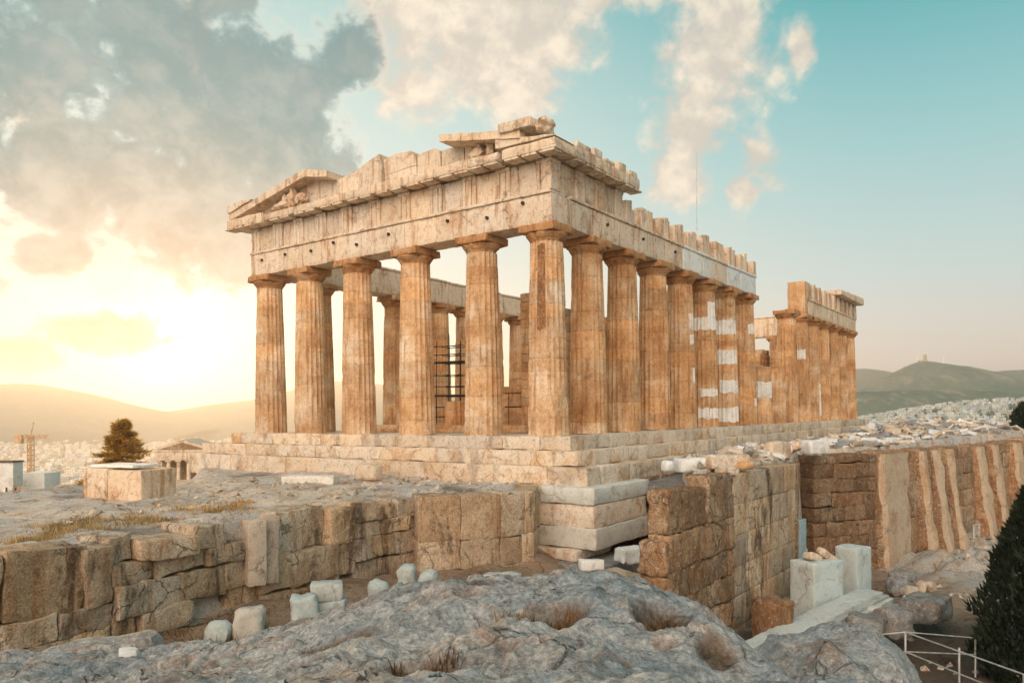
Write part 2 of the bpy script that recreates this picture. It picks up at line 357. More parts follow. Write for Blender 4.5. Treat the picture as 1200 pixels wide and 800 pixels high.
def mound(X, Y):
    z = sol[-3] + sol[-2] * X + sol[-1] * Y
    for (ax, ay, _), w in zip(A, sol[:len(A)]): z = z + w * tps(np.hypot(X - ax, Y - ay))
    def rel(x, y):
        v = Vector((x, y, 0)); w = noise.noise_vector(v * .9) * .14; q = v + w
        a = noise.ridged_multi_fractal(Vector((q.x * .55 + q.y * .25, q.y * 1.0 - q.x * .3, 2)), 1.0, 2.15, 6, 1.0, 2.0)
        c = noise.ridged_multi_fractal(q * 2.6, .9, 2.2, 5, 1.0, 2.0)
        d = noise.fractal(v * 7.0, .8, 2.1, 4)
        ck = abs(noise.noise(Vector((q.x * .8 + 3, q.y * 1.5, 6)))); ck2 = abs(noise.noise(Vector((q.x * 1.9, q.y * 1.1, 11))))
        gate = noise.noise(Vector((x * .5, y * .5, 20)))
        cdp = -.10 * max(0, 1 - ck / .035) * (gate > -.15) - .06 * max(0, 1 - ck2 / .04) * (gate < .1)
        for fq, dp_, th_ in ((1.15, .20, .30), (2.6, .085, .26), (5.5, .035, .24)):
            f1 = noise.voronoi(q * fq + Vector((fq * 5, 0, 0)))[0][0]; gt_ = noise.noise(v * (.55 * fq ** .5) + Vector((0, fq * 9, 2)))
            if gt_ > -.05: cdp -= dp_ * min(1, (gt_ + .05) * 4) * max(0, 1 - (f1 / (th_ + .12)) ** 2)
        pt = noise.noise(v * 3.1 + Vector((7, 7, 7))); cdp -= .09 * max(0, pt - .42) / .2
        return cdp + (a - 1.1) * .16 + (c - 1.1) * .048 + d * .020 + noise.fractal(v * .8, 1, 2, 3) * .06
    z = z + np.vectorize(rel)(X, Y)
    for px, py, y, rx, ry, dp in PITS:
        p = at(px, py, y); q = np.hypot((X - p.x) / rx, (Y - p.y) / ry); z = z - dp * sstep(1.15, .55, q)
    return z
def mound_tint(X, Y, Z):
    t = np.ones(X.shape + (3,)) * np.array([.97, .99, 1.0])
    big = np.vectorize(lambda x, y: noise.fractal(Vector((x * .45, y * .7, 31)), 1.0, 2.1, 5))(X, Y)[..., None]
    t = t * (1 + big * np.array([.42, .30, .22])) + .06
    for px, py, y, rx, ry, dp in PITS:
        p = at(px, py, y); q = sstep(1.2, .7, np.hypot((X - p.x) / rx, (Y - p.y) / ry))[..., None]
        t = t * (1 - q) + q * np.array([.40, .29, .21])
    return t
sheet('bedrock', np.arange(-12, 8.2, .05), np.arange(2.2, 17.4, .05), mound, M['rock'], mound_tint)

# plain and slopes round the citadel, out to the horizon
def landz(X, Y):
    r = np.hypot((X - 20) / 78, (Y - 45) / 82)
    z = -16 - 66 * sstep(.9, 3.0, r)
    z = z + 92 * np.exp(-((X - 640) / 380) ** 2 - ((Y - 950) / 300) ** 2) + 14 * np.exp(-((X - 900) / 400) ** 2 - ((Y - 700) / 260) ** 2)
    return z
rr = np.concatenate([[0.0], np.geomspace(8, 30000, 120)]); aa = np.linspace(0, 2 * math.pi, 361)
V = []; 
for r_ in rr:
    x = np.sin(aa) * r_ + 10; y = np.cos(aa) * r_ + 40; z = landz(x, y); V += np.stack([x, y, z], -1).tolist()
Fc = [(i * 361 + j, (i + 1) * 361 + j, (i + 1) * 361 + j + 1, i * 361 + j + 1) for i in range(len(rr) - 1) for j in range(360)]
mb = MB(); mb.add([Vector(v) for v in V], [q[::-1] for q in Fc])
M['land'] = stone('city_ground', (.20, .20, .16), (.27, .25, .20), (.30, .26, .20), rust=(.12, .14, .09), rust_amt=.6, grime_shade=.3, streak=False, speck=.1, bump=0, crs=0, sc=.02)
mb.build('ground', M['land'])['kind'] = 'structure'

M['hill'] = stone('hill_scrub', (.06, .095, .07), (.085, .125, .09), (.13, .15, .11), rust=(.30, .25, .17), rust_amt=.7, grime_shade=.4, streak=False, speck=.3, bump=0, crs=0, sc=.012)
M['mount'] = stone('far_mountain', (.10, .12, .10), (.13, .14, .11), (.17, .16, .12), rust=(.2, .18, .13), rust_amt=.5, grime_shade=.2, streak=False, speck=.1, bump=0, crs=0, sc=.005)
def ridge(name, prof, D, depth, z0, mat, amp, n=160, m=24):
    """a ridge whose crest passes through surveyed bearings, sloping towards and away from us"""
    mb = MB(); px = np.linspace(prof[0][0], prof[-1][0], n); py = np.interp(px, [p[0] for p in prof], [p[1] for p in prof])
    k = np.ones(7) / 7; py = np.convolve(np.pad(py, 3, 'edge'), k, 'valid')
    V = []
    for i in range(n):
        c = at(px[i], py[i], D)
        for j in range(-m, m + 1):
            t = j / m; s = 1 - abs(t) ** 1.15; y = D + t * depth; x = c.x
            nz = noise.fractal(Vector((x / depth * 5, y / depth * 5, 1)), 1, 2.1, 5) * amp * min(1, abs(t) * 2.5 + .12)
            V.append(Vector((x, y, z0 + (c.z - z0) * s + nz * s)))
    w = 2 * m + 1
    mb.add(V, [(i * w + j, (i + 1) * w + j, (i + 1) * w + j + 1, i * w + j + 1) for i in range(n - 1) for j in range(w - 1)])
    o = mb.build(name, mat, angle=180); o['kind'] = 'structure'; return o
ridge('hill', [(900, 470), (960, 470), (1003, 462), (1030, 445), (1050, 434), (1070, 425), (1083, 422), (1097, 424), (1115, 427), (1140, 430), (1170, 437), (1200, 446), (1300, 452), (1500, 470)], 1750, 420, -60, M['hill'], 14)
ridge('hill', [(850, 462), (1003, 431), (1035, 433), (1060, 440), (1130, 440), (1160, 435), (1200, 433), (1260, 430), (1400, 436), (1600, 462)], 2400, 500, -80, M['mount'], 16)
ridge('wooded_ridge', [(940, 470), (1003, 459), (1060, 457), (1120, 457), (1160, 458), (1200, 462), (1300, 460), (1500, 470)], 1220, 150, -50, M['hill'], 6)
ridge('mountain', [(-500, 470), (-300, 455), (-120, 462), (0, 450), (30, 449), (60, 452), (105, 461), (145, 472), (185, 481), (240, 490), (300, 494)], 2900, 900, -80, M['mount'], 18)
ridge('mountain', [(60, 494), (150, 490), (185, 486), (215, 479), (250, 473), (300, 468), (345, 456), (375, 449), (405, 446), (440, 449), (480, 455), (540, 463), (620, 471), (760, 480)], 3300, 900, -80, M['mount'], 18)

# ------------------------------------------------------------------ haze
m = bpy.data.materials.new('haze_air'); m.use_nodes = True; g = G(m.node_tree); g.n.clear()
o_ = g.new('ShaderNodeOutputMaterial'); pv = g.new('ShaderNodeVolumePrincipled'); g.l.new(pv.outputs[0], o_.inputs['Volume'])
pv.inputs['Color'].default_value = (.95, .90, .83, 1); pv.inputs['Density'].default_value = 3.1e-4; pv.inputs['Anisotropy'].default_value = .56
mb = MB(); x0, x1, y0, y1, z0, z1 = -6000, 6000, -1500, 5200, -180, 182
mb.add([Vector((x, y, z)) for x in (x0, x1) for y in (y0, y1) for z in (z0, z1)],
       [(0, 1, 3, 2), (4, 6, 7, 5), (0, 4, 5, 1), (2, 3, 7, 6), (0, 2, 6, 4), (1, 5, 7, 3)])
hz_ = mb.build('haze', m, smooth=False); hz_['kind'] = 'stuff'

# ------------------------------------------------------------------ the great temple
CX, CY, CZ = 43 / F * 38.8, 38.8, -1.0
th = R(35.8)
S = Vector((math.sin(th), math.cos(th), .0092)).normalized(); N_ = None
Tv = Vector((-math.cos(th), math.sin(th), -.007)); N_ = S.cross(Tv).normalized(); Tv = N_.cross(S).normalized()
temple = empty('ruined_temple', (0, 0, 0))
Mt = Matrix((S, Tv, N_)).transposed().to_4x4(); Mt.translation = (CX, CY, CZ); temple.matrix_world = Mt
tag(temple, 'great ruined Doric temple of honey coloured marble standing on its stepped platform', 'temple')

H, SH = 10.6, 9.75
def column(s, t, seed, z1=SH, cap=True, rb=1.06, rt=.84, name='column', patches=(), wear=1.0, z0=0.0, tone=(1, 1, 1)):
    rnd = random.Random(seed); mb = MB(); nd = 10; zs = []
    hd = SH / nd; js = [0.0] + [hd * (d + rnd.uniform(-.38, .38)) for d in range(1, nd)] + [SH]
    for d in range(nd):
        za, zb = js[d], js[d + 1]
        zs += [za + .025] + [za + (zb - za) * q for q in (.2, .4, .6, .8)] + [zb - .025, zb]
    zs = [0.0] + [z for z in zs if z <= z1 + 1e-6]
    n = 80; V = []; o = Vector((seed * 3.7, seed * 1.3, seed * .7)); tin = []
    tiers = [tuple(x * y for x, y in zip(jit(.86, 1.10, .05), tone)) for _ in range(nd + 1)]
    rot = rnd.uniform(0, .3)
    for z in zs:
        u = z / SH; r0 = rb + (rt - rb) * u + .022 * math.sin(math.pi * min(u, 1))
        dr = max(d for d in range(nd) if js[d] <= z + 1e-6); joint = min(abs(z - q_) for q_ in js[1:-1]) < 1e-5
        for k in range(n):
            a = 2 * math.pi * k / n + rot; q = (1.0, .955, .93, .955)[k % 4]
            p = Vector((math.cos(a), math.sin(a), 0)); w = Vector((p.x * rb, p.y * rb, z))
            e = noise.fractal((w + o) * .8, 1, 2.1, 4); e2 = noise.noise((w + o) * Vector((3.0, 3.0, 3.0)).x)
            er = max(0, e - .22) * .16 * wear + max(0, e2 - .45) * .10 * wear
            fl = q + (1 - q) * min(1, max(0, e - .10) * 2.2)       # flutes worn away where eroded
            r = r0 * (fl - er * .5) - (.024 if joint else 0)
            zz = z
            if not cap and z == zs[-1]: zz += .25 * noise.noise((w + o) * .9)
            V.append(Vector((p.x * r, p.y * r, zz))); tin.append(tiers[dr])
    m_ = len(zs); Fc = [(i * n + k, i * n + (k + 1) % n, (i + 1) * n + (k + 1) % n, (i + 1) * n + k) for i in range(m_ - 1) for k in range(n)]
    Fc.append(tuple((m_ - 1) * n + k for k in range(n)))
    mb.add(V, Fc); mb.t = tin
    c = mb.build(name, M['honey'], temple, 28); c.location = (s, t, z0)
    if cap:
        mb = MB(); prof = [(0, rt * .99), (.06, rt * 1.0), (.08, rt * 1.04), (.12, rt * 1.03), (.14, rt * 1.07), (.20, rt * 1.12), (.30, rt * 1.22), (.38, rt * 1.27), (.44, rt * 1.26), (.46, rt * 1.2)]
        n = 48; V = []
        for z, r in prof:
            for k in range(n):
                a = 2 * math.pi * k / n; w = Vector((math.cos(a) * r, math.sin(a) * r, z)); e = max(0, noise.fractal((w + o) * 1.3, 1, 2, 4) - .12) * .35
                V.append(Vector((w.x * (1 - e), w.y * (1 - e), SH + z)))
        mb.add(V, [(i * n + k, i * n + (k + 1) % n, (i + 1) * n + (k + 1) % n, (i + 1) * n + k) for i in range(len(prof) - 1) for k in range(n)], (.80, .72, .64))
        w = 2.08
        block(mb, T(-w / 2, -w / 2, SH + .462), (w, w, .385), (.82, .74, .66), b=.05, step=.2, rough=.075, freq=1.4)
        mb.build('capital', M['honey'], c, 30)
    for (a0, a1, za, zb, *ex) in patches:
        name_ = bool(ex)      # insets of new marble, following the shaft
        mb = MB(); V = []; k0 = math.ceil((R(a0) - rot) / (2 * math.pi / 80)); k1 = math.floor((R(a1) - rot) / (2 * math.pi / 80)); na = k1 - k0; nzz = 3; kk = [rot + (k0 + i) * 2 * math.pi / 80 for i in range(na + 1)]
        for lay in (0, 1):
            for j in range(nzz + 1):
                z = za + (zb - za) * j / nzz; u = z / SH; r = rb + (rt - rb) * u + .022 * math.sin(math.pi * u)
                for i, a in enumerate(kk):
                    q = r * ((1.0, .958, .935, .958)[(k0 + i) % 4] + .026) if lay else r * .88
                    zj = z + (.14 * noise.noise(Vector((i * .22, seed, za + j))) if j in (0, nzz) else 0)
                    V.append(Vector((math.cos(a) * q, math.sin(a) * q, zj)))
        w = na + 1; L = w * (nzz + 1); Fc = []
        for j in range(nzz):
            for i in range(na): Fc.append((L + j * w + i, L + j * w + i + 1, L + (j + 1) * w + i + 1, L + (j + 1) * w + i))
        for i in range(na):
            Fc.append((i, i + 1, L + i + 1, L + i)); q = nzz * w; Fc.append((q + i, L + q + i, L + q + i + 1, q + i + 1))
        for j in range(nzz):
            Fc.append((j * w, L + j * w, L + (j + 1) * w, (j + 1) * w)); Fc.append((j * w + na, (j + 1) * w + na, L + (j + 1) * w + na, L + j * w + na))
        mb.add(V, Fc); p = mb.build('eroded_strip' if name_ else 'marble_patch', M['strip' if name_ else 'new'], c, 25)
        tag(p, 'dark eroded strip with the surface lost') if name_ else tag(p, 'pale new marble inset let into the old column')
    return c
FRONT_T = [0, 4.18, 9.06, 13.9, 18.4, 22.55]
SIDE_S = [4.06, 8.2, 12.45, 16.65, 20.85, 25.1, 29.4]
for i, t in enumerate(FRONT_T): column(0, t, 11 + i, wear=1.8 if i == 0 else 1.2, patches=[(-182, -152, 5.3, 9.55, 1)] if i == 0 else (), tone=(1.12, 1.2, 1.32) if i == 0 else (1.06, 1.14, 1.24))
# local angle that faces the camera on the side columns is about -125..-30 deg
P4 = {3: [(-112, -78, 6.7, 7.7), (-115, -80, 5.7, 6.35), (-102, -76, 3.1, 4.1)], 4: [(-225, -78, 7.0, 7.9), (-140, -82, 7.9, 9.0), (-175, -84, 2.2, 2.75), (-185, -82, .6, 1.4)],
      5: [(-215, -78, 7.0, 8.1), (-215, -80, 4.7, 5.8), (-185, -80, 2.5, 3.5), (-220, -78, .3, 1.4)], 6: [(-135, -78, 7.4, 8.15), (-110, -76, 1.6, 2.2)]}
for i, s in enumerate(SIDE_S): column(s, 0, 31 + i, patches=P4.get(i, ()))
column(33.4, 0, 51, 5.0, False, patches=[(-230, -76, 2.2, 3.6)])
column(37.5, 0, 52, 5.0, False)
WEST_S = [41.7, 45.9, 50.1, 54.3, 58.5, 62.7, 66.9]
for i, s in enumerate(WEST_S): column(s, 0, 61 + i, patches=[(-215, -120, 6.2, 7.1)] if i == 1 else ([(-112, -96, .6, 3.9)] if i == 2 else ()))
for i, t in enumerate([4.2, 8.5, 12.8, 17.1, 21.4]): column(66.9, t, 81 + i)
for i, s in enumerate([4.3, 12.0, 17.4, 21.0, 25.2, 29.3, 33.5]): column(s, 22.55, 91 + i, wear=1.5)

# stylobate and steps, each course a part made of long blocks
def course(name, s0, s1, t0, t1, z0, z1, mat, depth=1.3, bl=(2.0, 5.6), sides='ft', rough=.06):
    mb = MB()
    def run(p, q, inn):
        d = (q - p); L = d.length; d.normalize(); u = 0.0
        while u < L - .05:
            l = min(random.uniform(*bl), L - u)
            if L - u - l < .8: l = L - u
            Mx = Matrix((d, inn, Vector((0, 0, 1)))).transposed().to_4x4(); Mx.translation = p + d * (u + .006) + inn * random.uniform(0, .02) + Vector((0, 0, z0))
            block(mb, Mx, (l - .012, depth, z1 - z0 - .004), jit(.86, 1.1, .04), b=.03, step=.42, rough=rough, freq=1.2); u += l
    run(Vector((s0, t1, 0)), Vector((s0, t0, 0)), Vector((1, 0, 0)))
    run(Vector((s0 + depth, t0, 0)), Vector((s1, t0, 0)), Vector((0, 1, 0)))
    return mb.build(name, mat, temple, 40)
course('step', -1.2, 69.0, -2.0, 24.3, -.68, 0, M['step'])
course('step', -1.8, 69.8, -2.8, 28.0, -1.40, -.684, M['step'])
course('step', -2.4, 70.5, -3.6, 28.6, -2.75, -1.404, M['step'])
mb = MB(); box(mb, 0, 69, -.8, 24.0, -1.3, -.03, b=.02); mb.build('temple_floor', M['step'], temple)
mb = MB(); box(mb, -1.25, 1.0, 24.31, 25.3, -.684, -.02, b=.05, step=.3, rough=.04); tag(mb.build('step_block', M['honey'], temple), 'amber block left on the end of the step')

# architraves
ZA, ZF, ZG, ZT = 10.6, 12.2, 13.75, 14.45
def arch(s0, s1, t0, t1, z0=ZA, z1=ZF, mat='pale', face='f', tint=None):
    """face f: front side at s0, face s: front side at t0; a taenia band runs along the top"""
    mb = MB(); tn = tint or jit(.93, 1.08, .04)
    box(mb, s0 + .005, s1 - .005, t0 + .005, t1 - .005, z0, z1 - .16, b=.04, step=.35, rough=.035, freq=1.0, tint=tn)
    if face == 'f': box(mb, s0 - .09, s1 - .3, t0 + .005, t1 - .005, z1 - .157, z1, b=.03, step=.3, rough=.03, tint=tn)
    else: box(mb, s0 + .005, s1 - .005, t0 - .09, t1 - .3, z1 - .157, z1, b=.03, step=.3, rough=.03, tint=tn)
    return mb.build('architrave_block', M[mat], temple, 40)
ft = [-.85, 2.1, 4.6, 6.7, 9.1, 11.5, 13.9, 16.2, 18.4, 20.4, 23.4]
hole_spots = {}
def hole(parent, p, nrm, r):
    mb = MB(); p = Vector(p); n = Vector(nrm); tube(mb, p - n * .10, p + n * .012, r, 8); mb.build('dowel_hole', M['hole'], parent)  # dark plug in place of a hollow; its colour stands for the shade inside
for a_, b_ in zip(ft[:-1], ft[1:]):
    o = arch(-.85, .85, a_, b_)
    if random.random() < .85: hole(o, (-.87, (a_ + b_) / 2 + random.uniform(-.3, .3), random.uniform(11.3, 11.8)), (1, 0, 0), .09)
ss = [.86, 3.4, 6.2, 8.2, 10.3, 12.5, 15.3, 18.8, 20.8, 23.5, 26.4, 30.2]
for i, (a_, b_) in enumerate(zip(ss[:-1], ss[1:])):
    new = i in (6, 9, 10) or i == 7
    o = arch(a_, b_, -.85, .85, mat='new' if i in (6, 7, 9, 10) else 'pale', face='s')
    if i in (6, 7, 9, 10): tag(o, 'pale new marble architrave block')
    elif i % 2: hole(o, ((a_ + b_) / 2, -.87, 11.5), (0, 1, 0), .09)
for a_, b_ in zip([46.3, 50.1, 54.3, 58.5, 62.7], [50.1, 54.3, 58.5, 62.7, 67.75]): arch(a_, b_, -.85, .85, face='s', tint=(1.05, 1.03, 1.0))
for a_, b_ in zip([.86, 4.2, 8.5, 12.8, 17.1], [4.2, 8.5, 12.8, 17.1, 22.5]): arch(66.05, 67.75, a_, b_, z1=13.3 - .15 * (a_ > 8))
for i, (a_, b_) in enumerate(zip([-.3 + 1.2, 4.3, 8.2, 12.0, 17.4, 21, 25.2, 29.3], [4.3, 8.2, 12.0, 17.4, 21, 25.2, 29.3, 34.6])):
    arch(a_, b_, 21.7, 23.4, z1=12.75 - .05 * i, face='s', tint=(.95, .97, .97) if i > 2 else None)

# frieze: triglyphs and metopes
def triglyph(s, t, face, w=.86, z0=ZF, z1=ZG, name='triglyph', top=True):
    mb = MB(); g0 = .14; q = w / 6; 
    poly = [(0, .06), (.05, 0), (q * 1.35, 0), (q * 1.65, g0), (q * 1.95, 0), (q * 3.0 + q * 1.05, 0), (q * 4.35, g0), (q * 4.65, 0), (w - .05, 0), (w, .06), (w, .55), (0, .55)]
    zt = z1 - .2 if top else z1
    V = []; n = len(poly); o = Vector((random.uniform(0, 50), 0, 0))
    lv = [z0 + .01, z0 + (zt - z0) * .33, z0 + (zt - z0) * .66, zt]
    for z in lv:
        for x, y in poly:
            e = noise.noise_vector(Vector((x * 2, y * 2, z * 1.5)) + o) * .03
            V.append(Vector((x + e.x, y + abs(e.y), z + (noise.noise(Vector((x * 2, z, 1)) + o) * .16 if (not top and z == zt) else 0))))
    Fc = [(i * n + k, i * n + (k + 1) % n, (i + 1) * n + (k + 1) % n, (i + 1) * n + k) for i in range(3) for k in range(n)] + [tuple(3 * n + k for k in range(n))]
    Mx = (T(-.88, t + w / 2, 0) @ Matrix.Rotation(R(-90), 4, 'Z')) if face == 'f' else T(s - w / 2, -.88, 0)
    mb.add([Mx @ v for v in V], Fc, jit(.9, 1.1, .04))
    if top: block(mb, Mx @ T(0, -.03, zt + .002), (w, .58, .196), jit(.9, 1.1), b=.02, rough=.015)
    return mb.build(name, M['pale'], temple, 30)
def metope(a, b, face, z0=ZF, z1=ZG):
    mb = MB(); k = dict(b=.02, step=.3, rough=.05, freq=1.6, tint=jit(.88, 1.08, .05))
    if face == 'f': box(mb, -.74, -.45, a, b, z0 + .01, z1 - .01, **k)
    else: box(mb, a, b, -.74, -.45, z0 + .01, z1 - .01, **k)
    return mb.build('metope', M['pale'], temple, 40)
tt = [-.44 + .0] + [2.1, 4.35, 6.7, 9.1, 11.5, 13.9, 16.2, 18.4, 20.5, 22.9]
for i, t in enumerate(tt):
    triglyph(0, t, 'f')
    if i: metope(tt[i - 1] + .432, t - .432, 'f')
st = [-.44, 2.0, 4.1, 6.3]
for i, s in enumerate(st):
    triglyph(s, 0, 's')
    if i: metope(st[i - 1] + .432, s - .432, 's')
mb = MB(); box(mb, -.44, .6, .6, 23.3, ZF + .01, ZG - .05, b=.03, step=.5, rough=.03); box(mb, .62, 6.7, -.44, .6, ZF + .01, ZG - .05, b=.03, step=.5, rough=.03); mb.build('frieze_backer', M['pale'], temple, 40)
s = 7.15; i = 0
while s < 29.7:                                   # bare triglyph and backer stumps along the flank
    w = random.uniform(.55, .95); hgt = random.uniform(1.0, 1.35) + (.12 if i % 3 == 0 else 0)
    if i % 3 == 1: 
        mb = MB(); box(mb, s, s + w, -.55, .55, ZF + .004, ZF + hgt * random.uniform(.78, 1.05), b=.04, step=.3, rough=.05, tint=jit(.85, 1.05)); mb.build('backer_stump', M['pale' if s < 24 else 'honey'], temple, 40)
    else: triglyph(s + w / 2, 0, 's', w, ZF, ZF + hgt, 'triglyph_stump', False)
    s += w + random.choice((.03, .05, .05, .3)); i += 1
s = 45.9
while s < 67.6:
    w = 1.05; triglyph(s + .5, 0, 's', .9, ZF, ZF + 1.6, 'triglyph', False)
    mb = MB(); box(mb, s + .96, s + 2.0, -.70, .3, ZF + .004, ZF + 1.5 + random.uniform(-.1, .1), b=.03, step=.3, rough=.05, tint=jit(.9, 1.05)); mb.build('metope', M['honey'], temple, 40); s += 2.1
mb = MB(); box(mb, 45.2, 46.2, -.8, .9, H, 13.85, b=.06, step=.4, rough=.06); mb.build('frieze_backer', M['honey'], temple, 40)
mb = MB()
for k in range(4): box(mb, 57 + k * 2.9, 57 + k * 2.9 + 2.88, -1.6, .6, 13.85, 14.4 + .1 * k, b=.05, step=.45, rough=.05)
mb.build('cornice', M['pale'], temple, 40)

# horizontal cornice with its mutules
def geison(a, b, face, z0=ZG, z1=ZT, out=.86, tint=None, mat='pale', drop=.0):
    mb = MB(); tn = tint or jit(.92, 1.08, .03)
    k = dict(b=.04, step=.35, rough=.04, tint=tn)
    if face == 'f':
        box(mb, -.88 - out, .2, a + .008, b - .008, z0 + .12, z1 - .13, **k); mb2 = MB(); t = a + .08
        while t < b - .5: box(mb2, -.86 - out, -.9, t, t + .85, z0 + .015, z0 + .118, b=.015, tint=tn); t += 1.06
    else:
        box(mb, a + .008, b - .008, -.88 - out, .2, z0 + .12, z1, **k); mb2 = MB(); t = a + .08
        while t < b - .5: box(mb2, t, t + .85, -.86 - out, -.9, z0 + .015, z0 + .118, b=.015, tint=tn); t += 1.06
    o = mb.build('cornice', M[mat], temple, 40)
    if mb2.v: mb2.build('mutule', M[mat], o, 40)
    return o
geison(20.9, 24.8, 'f', z1=ZT + .1, tint=(1.06, 1.05, 1.03))
for a_, b_ in zip([18.4, 15.9, 13.4, 11.0, 8.6, 6.2, 3.8], [20.88, 18.4, 15.9, 13.4, 11.0, 8.6, 6.2]): geison(a_, b_, 'f', z1=ZT + random.uniform(-.06, .06), out=.72)
geison(1.75, 3.7, 'f', out=.85)
geison(-1.64, 1.55, 'f', out=.8, z1=ZT + .05, tint=(1.06, 1.06, 1.05))
for a_, b_, zt in [(.25, 2.2, .05), (2.25, 4.0, .0), (4.05, 5.6, -.05), (5.65, 7.3, .0)]: geison(a_, b_, 's', out=.78, z1=ZT + zt)
mb = MB()
for s0, w, h in [(.4, 1.5, .28), (2.2, .9, .42), (3.4, 1.1, .2), (4.9, .9, .42), (6.2, 1.0, .3)]: box(mb, s0, s0 + w, -1.6, .1, ZT + .03, ZT + .06 + h, b=.07, step=.3, rough=.07, tint=jit())
mb.build('gutter_block', M['pale'], temple, 40)

# pediment: wall blocks, raking slabs and the figures left in the corners
def wedge(name, tz, s0, s1, mat='pale', rough=.05, tint=None):
    """polygon in (t, z) with thickness from s0 to s1"""
    mb = MB(); n = len(tz); P = []; tz = [(a, max(ZT - .12, b - .5)) for a, b in tz]
    for i in range(n):                               # add points along the edges so that they can be worn
        a, b = Vector(tz[i]), Vector(tz[(i + 1) % n]); k = max(1, int((b - a).length / .45))
        for j in range(k): 
            p = a.lerp(b, j / k); e = noise.noise_vector(Vector((p.x, p.y, 3)) * 1.7) * rough; P.append(p + Vector((e.x, e.y)))
    n = len(P); V = [Vector((s0 + noise.noise(Vector((p.x, p.y, 9)) * 1.5) * rough, p.x, p.y)) for p in P] + [Vector((s1, p.x, p.y)) for p in P]
    mb.add(V, [tuple(range(n)), tuple(range(n, 2 * n))[::-1]] + [(k, n + k, n + (k + 1) % n, (k + 1) % n) for k in range(n)], tint or jit(.92, 1.08, .05))
    o = mb.build(name, M[mat], temple, 20); return o
zb = ZT - .1
for pol in [[(22.6, zb), (15.0, zb), (15.0, 16.3), (17.2, 16.62), (22.6, 15.46)], [(14.98, zb), (13.1, zb), (13.1, 16.45), (14.98, 16.15)], [(13.08, zb), (11.3, zb), (11.15, 16.3), (11.35, 17.0), (12.2, 16.78), (13.08, 16.45)],
            [(10.85, zb), (8.4, zb), (8.4, 15.75), (10.9, 15.62)], [(10.9, 15.64), (8.4, 15.78), (8.45, 16.35), (8.8, 16.65), (10.0, 16.75), (10.95, 16.6)],
            [(8.36, zb), (6.55, zb), (6.6, 16.2), (7.0, 16.42), (8.3, 16.3)], [(6.5, zb), (4.85, zb), (4.9, 16.0), (5.1, 16.15), (6.45, 16.2)], [(4.8, zb), (3.4, zb), (3.4, 15.7), (4.8, 16.05)], [(3.36, zb), (1.0, zb), (1.0, 15.1), (3.36, 15.65)]]:
    wedge('tympanum_block', pol, -.55, .1, tint=jit(.95, 1.1, .04))
wedge('raking_cornice', [(24.85, 14.98), (24.85, 15.42), (17.0, 17.0), (14.9, 16.5), (14.9, 16.12), (17.0, 16.52)], -1.5, .1, tint=(1.02, 1, .98), rough=.015)
wedge('raking_cornice', [(24.9, 15.45), (24.9, 15.95), (23.7, 16.1), (22.2, 15.98)], -1.62, -.9)
wedge('raking_cornice', [(5.6, 16.15), (5.6, 16.52), (.4, 15.62), (.4, 15.2)], -1.75, .2)
wedge('raking_cornice', [(1.9, 15.0), (1.9, 15.5), (-1.6, 14.95), (-1.6, 14.93)], -1.68, .2, tint=(1.05, 1.05, 1.05))
def lump(name, t, z, sz, seed, s=-1.0, mat='pale', parent=temple):
    mb = MB(); n = 14; V = []; rnd = random.Random(seed); o = Vector((seed, seed * 2, 0))
    for i in range(n + 1):
        for k in range(2 * n):
            a, b = math.pi * i / n, math.pi * k / n; p = Vector((math.sin(a) * math.cos(b), math.sin(a) * math.sin(b), math.cos(a)))
            r = 1 + .5 * noise.fractal(p * 1.5 + o, .9, 2.1, 5); V.append(Vector((p.x * sz[0] * r + s, p.y * sz[1] * r + t, p.z * sz[2] * r + z - .52)))
    w = 2 * n; mb.add(V, [(i * w + k, (i + 1) * w + k, (i + 1) * w + (k + 1) % w, i * w + (k + 1) % w) for i in range(n) for k in range(w)], (1, .97, .93))
    return mb.build(name, M[mat], parent, 50)
for t, z, sz, sd_ in [(19.7, 15.25, (.34, .95, .27), 3), (18.75, 15.62, (.30, .30, .62), 5), (18.7, 16.22, (.17, .16, .2), 6), (19.5, 15.55, (.2, .22, .45), 9), (17.9, 15.4, (.3, .5, .36), 8), (3.75, 15.3, (.22, .42, .30), 12), (3.5, 15.62, (.17, .17, .3), 13), (2.75, 15.35, (.22, .22, .5), 15), (2.7, 15.8, (.14, .2, .17), 16)]: lump('pediment_sculpture', t, z, sz, sd_)
mb = MB(); box(mb, -1.9, -.4, -.35, 1.6, 15.13, 15.62, b=.09, step=.3, rough=.05); mb.build('crowning_block', M['pale'], temple, 40)
lump('crowning_block', -.85, 15.65, (.55, .42, .38), 21, s=-1.3)

# inner building
def wallpart(name, s0, s1, t0, t1, z0, top, mat='honey', ch=.52, bl=1.25, axis='s', rough=.03):
    mb = MB(); z = z0; r = 0
    L0, L1 = (s0, s1) if axis == 's' else (t0, t1)
    while True:
        h = ch * (2.0 if r == 0 else 1); u = L0 - (bl * .5 if r % 2 else 0); any_ = False
        while u < L1:
            a, b = max(u, L0), min(u + bl, L1)
            if b - a > .15 and z + h <= top((a + b) / 2) + .01:
                any_ = True; k = dict(tint=jit(.85, 1.1, .05), b=.025, rough=rough, step=.6)
                if axis == 's': box(mb, a + .006, b - .006, t0, t1, z, z + h - .008, **k)
                else: box(mb, s0, s1, a + .006, b - .006, z, z + h - .008, **k)
            u += bl
        z += h; r += 1
        if not any_: break
    return mb.build(name, M[mat], temple, 40)
wallpart('cella_wall', 5.0, 34, 4.3, 5.2, 0, lambda u: 8.6 if u < 6.6 else 8.0 - .06 * (u - 6) + .6 * math.sin(u * .9))
wallpart('cella_wall', 50, 62, 5.2, 6.2, 0, lambda u: 7.5 + .8 * math.sin(u))
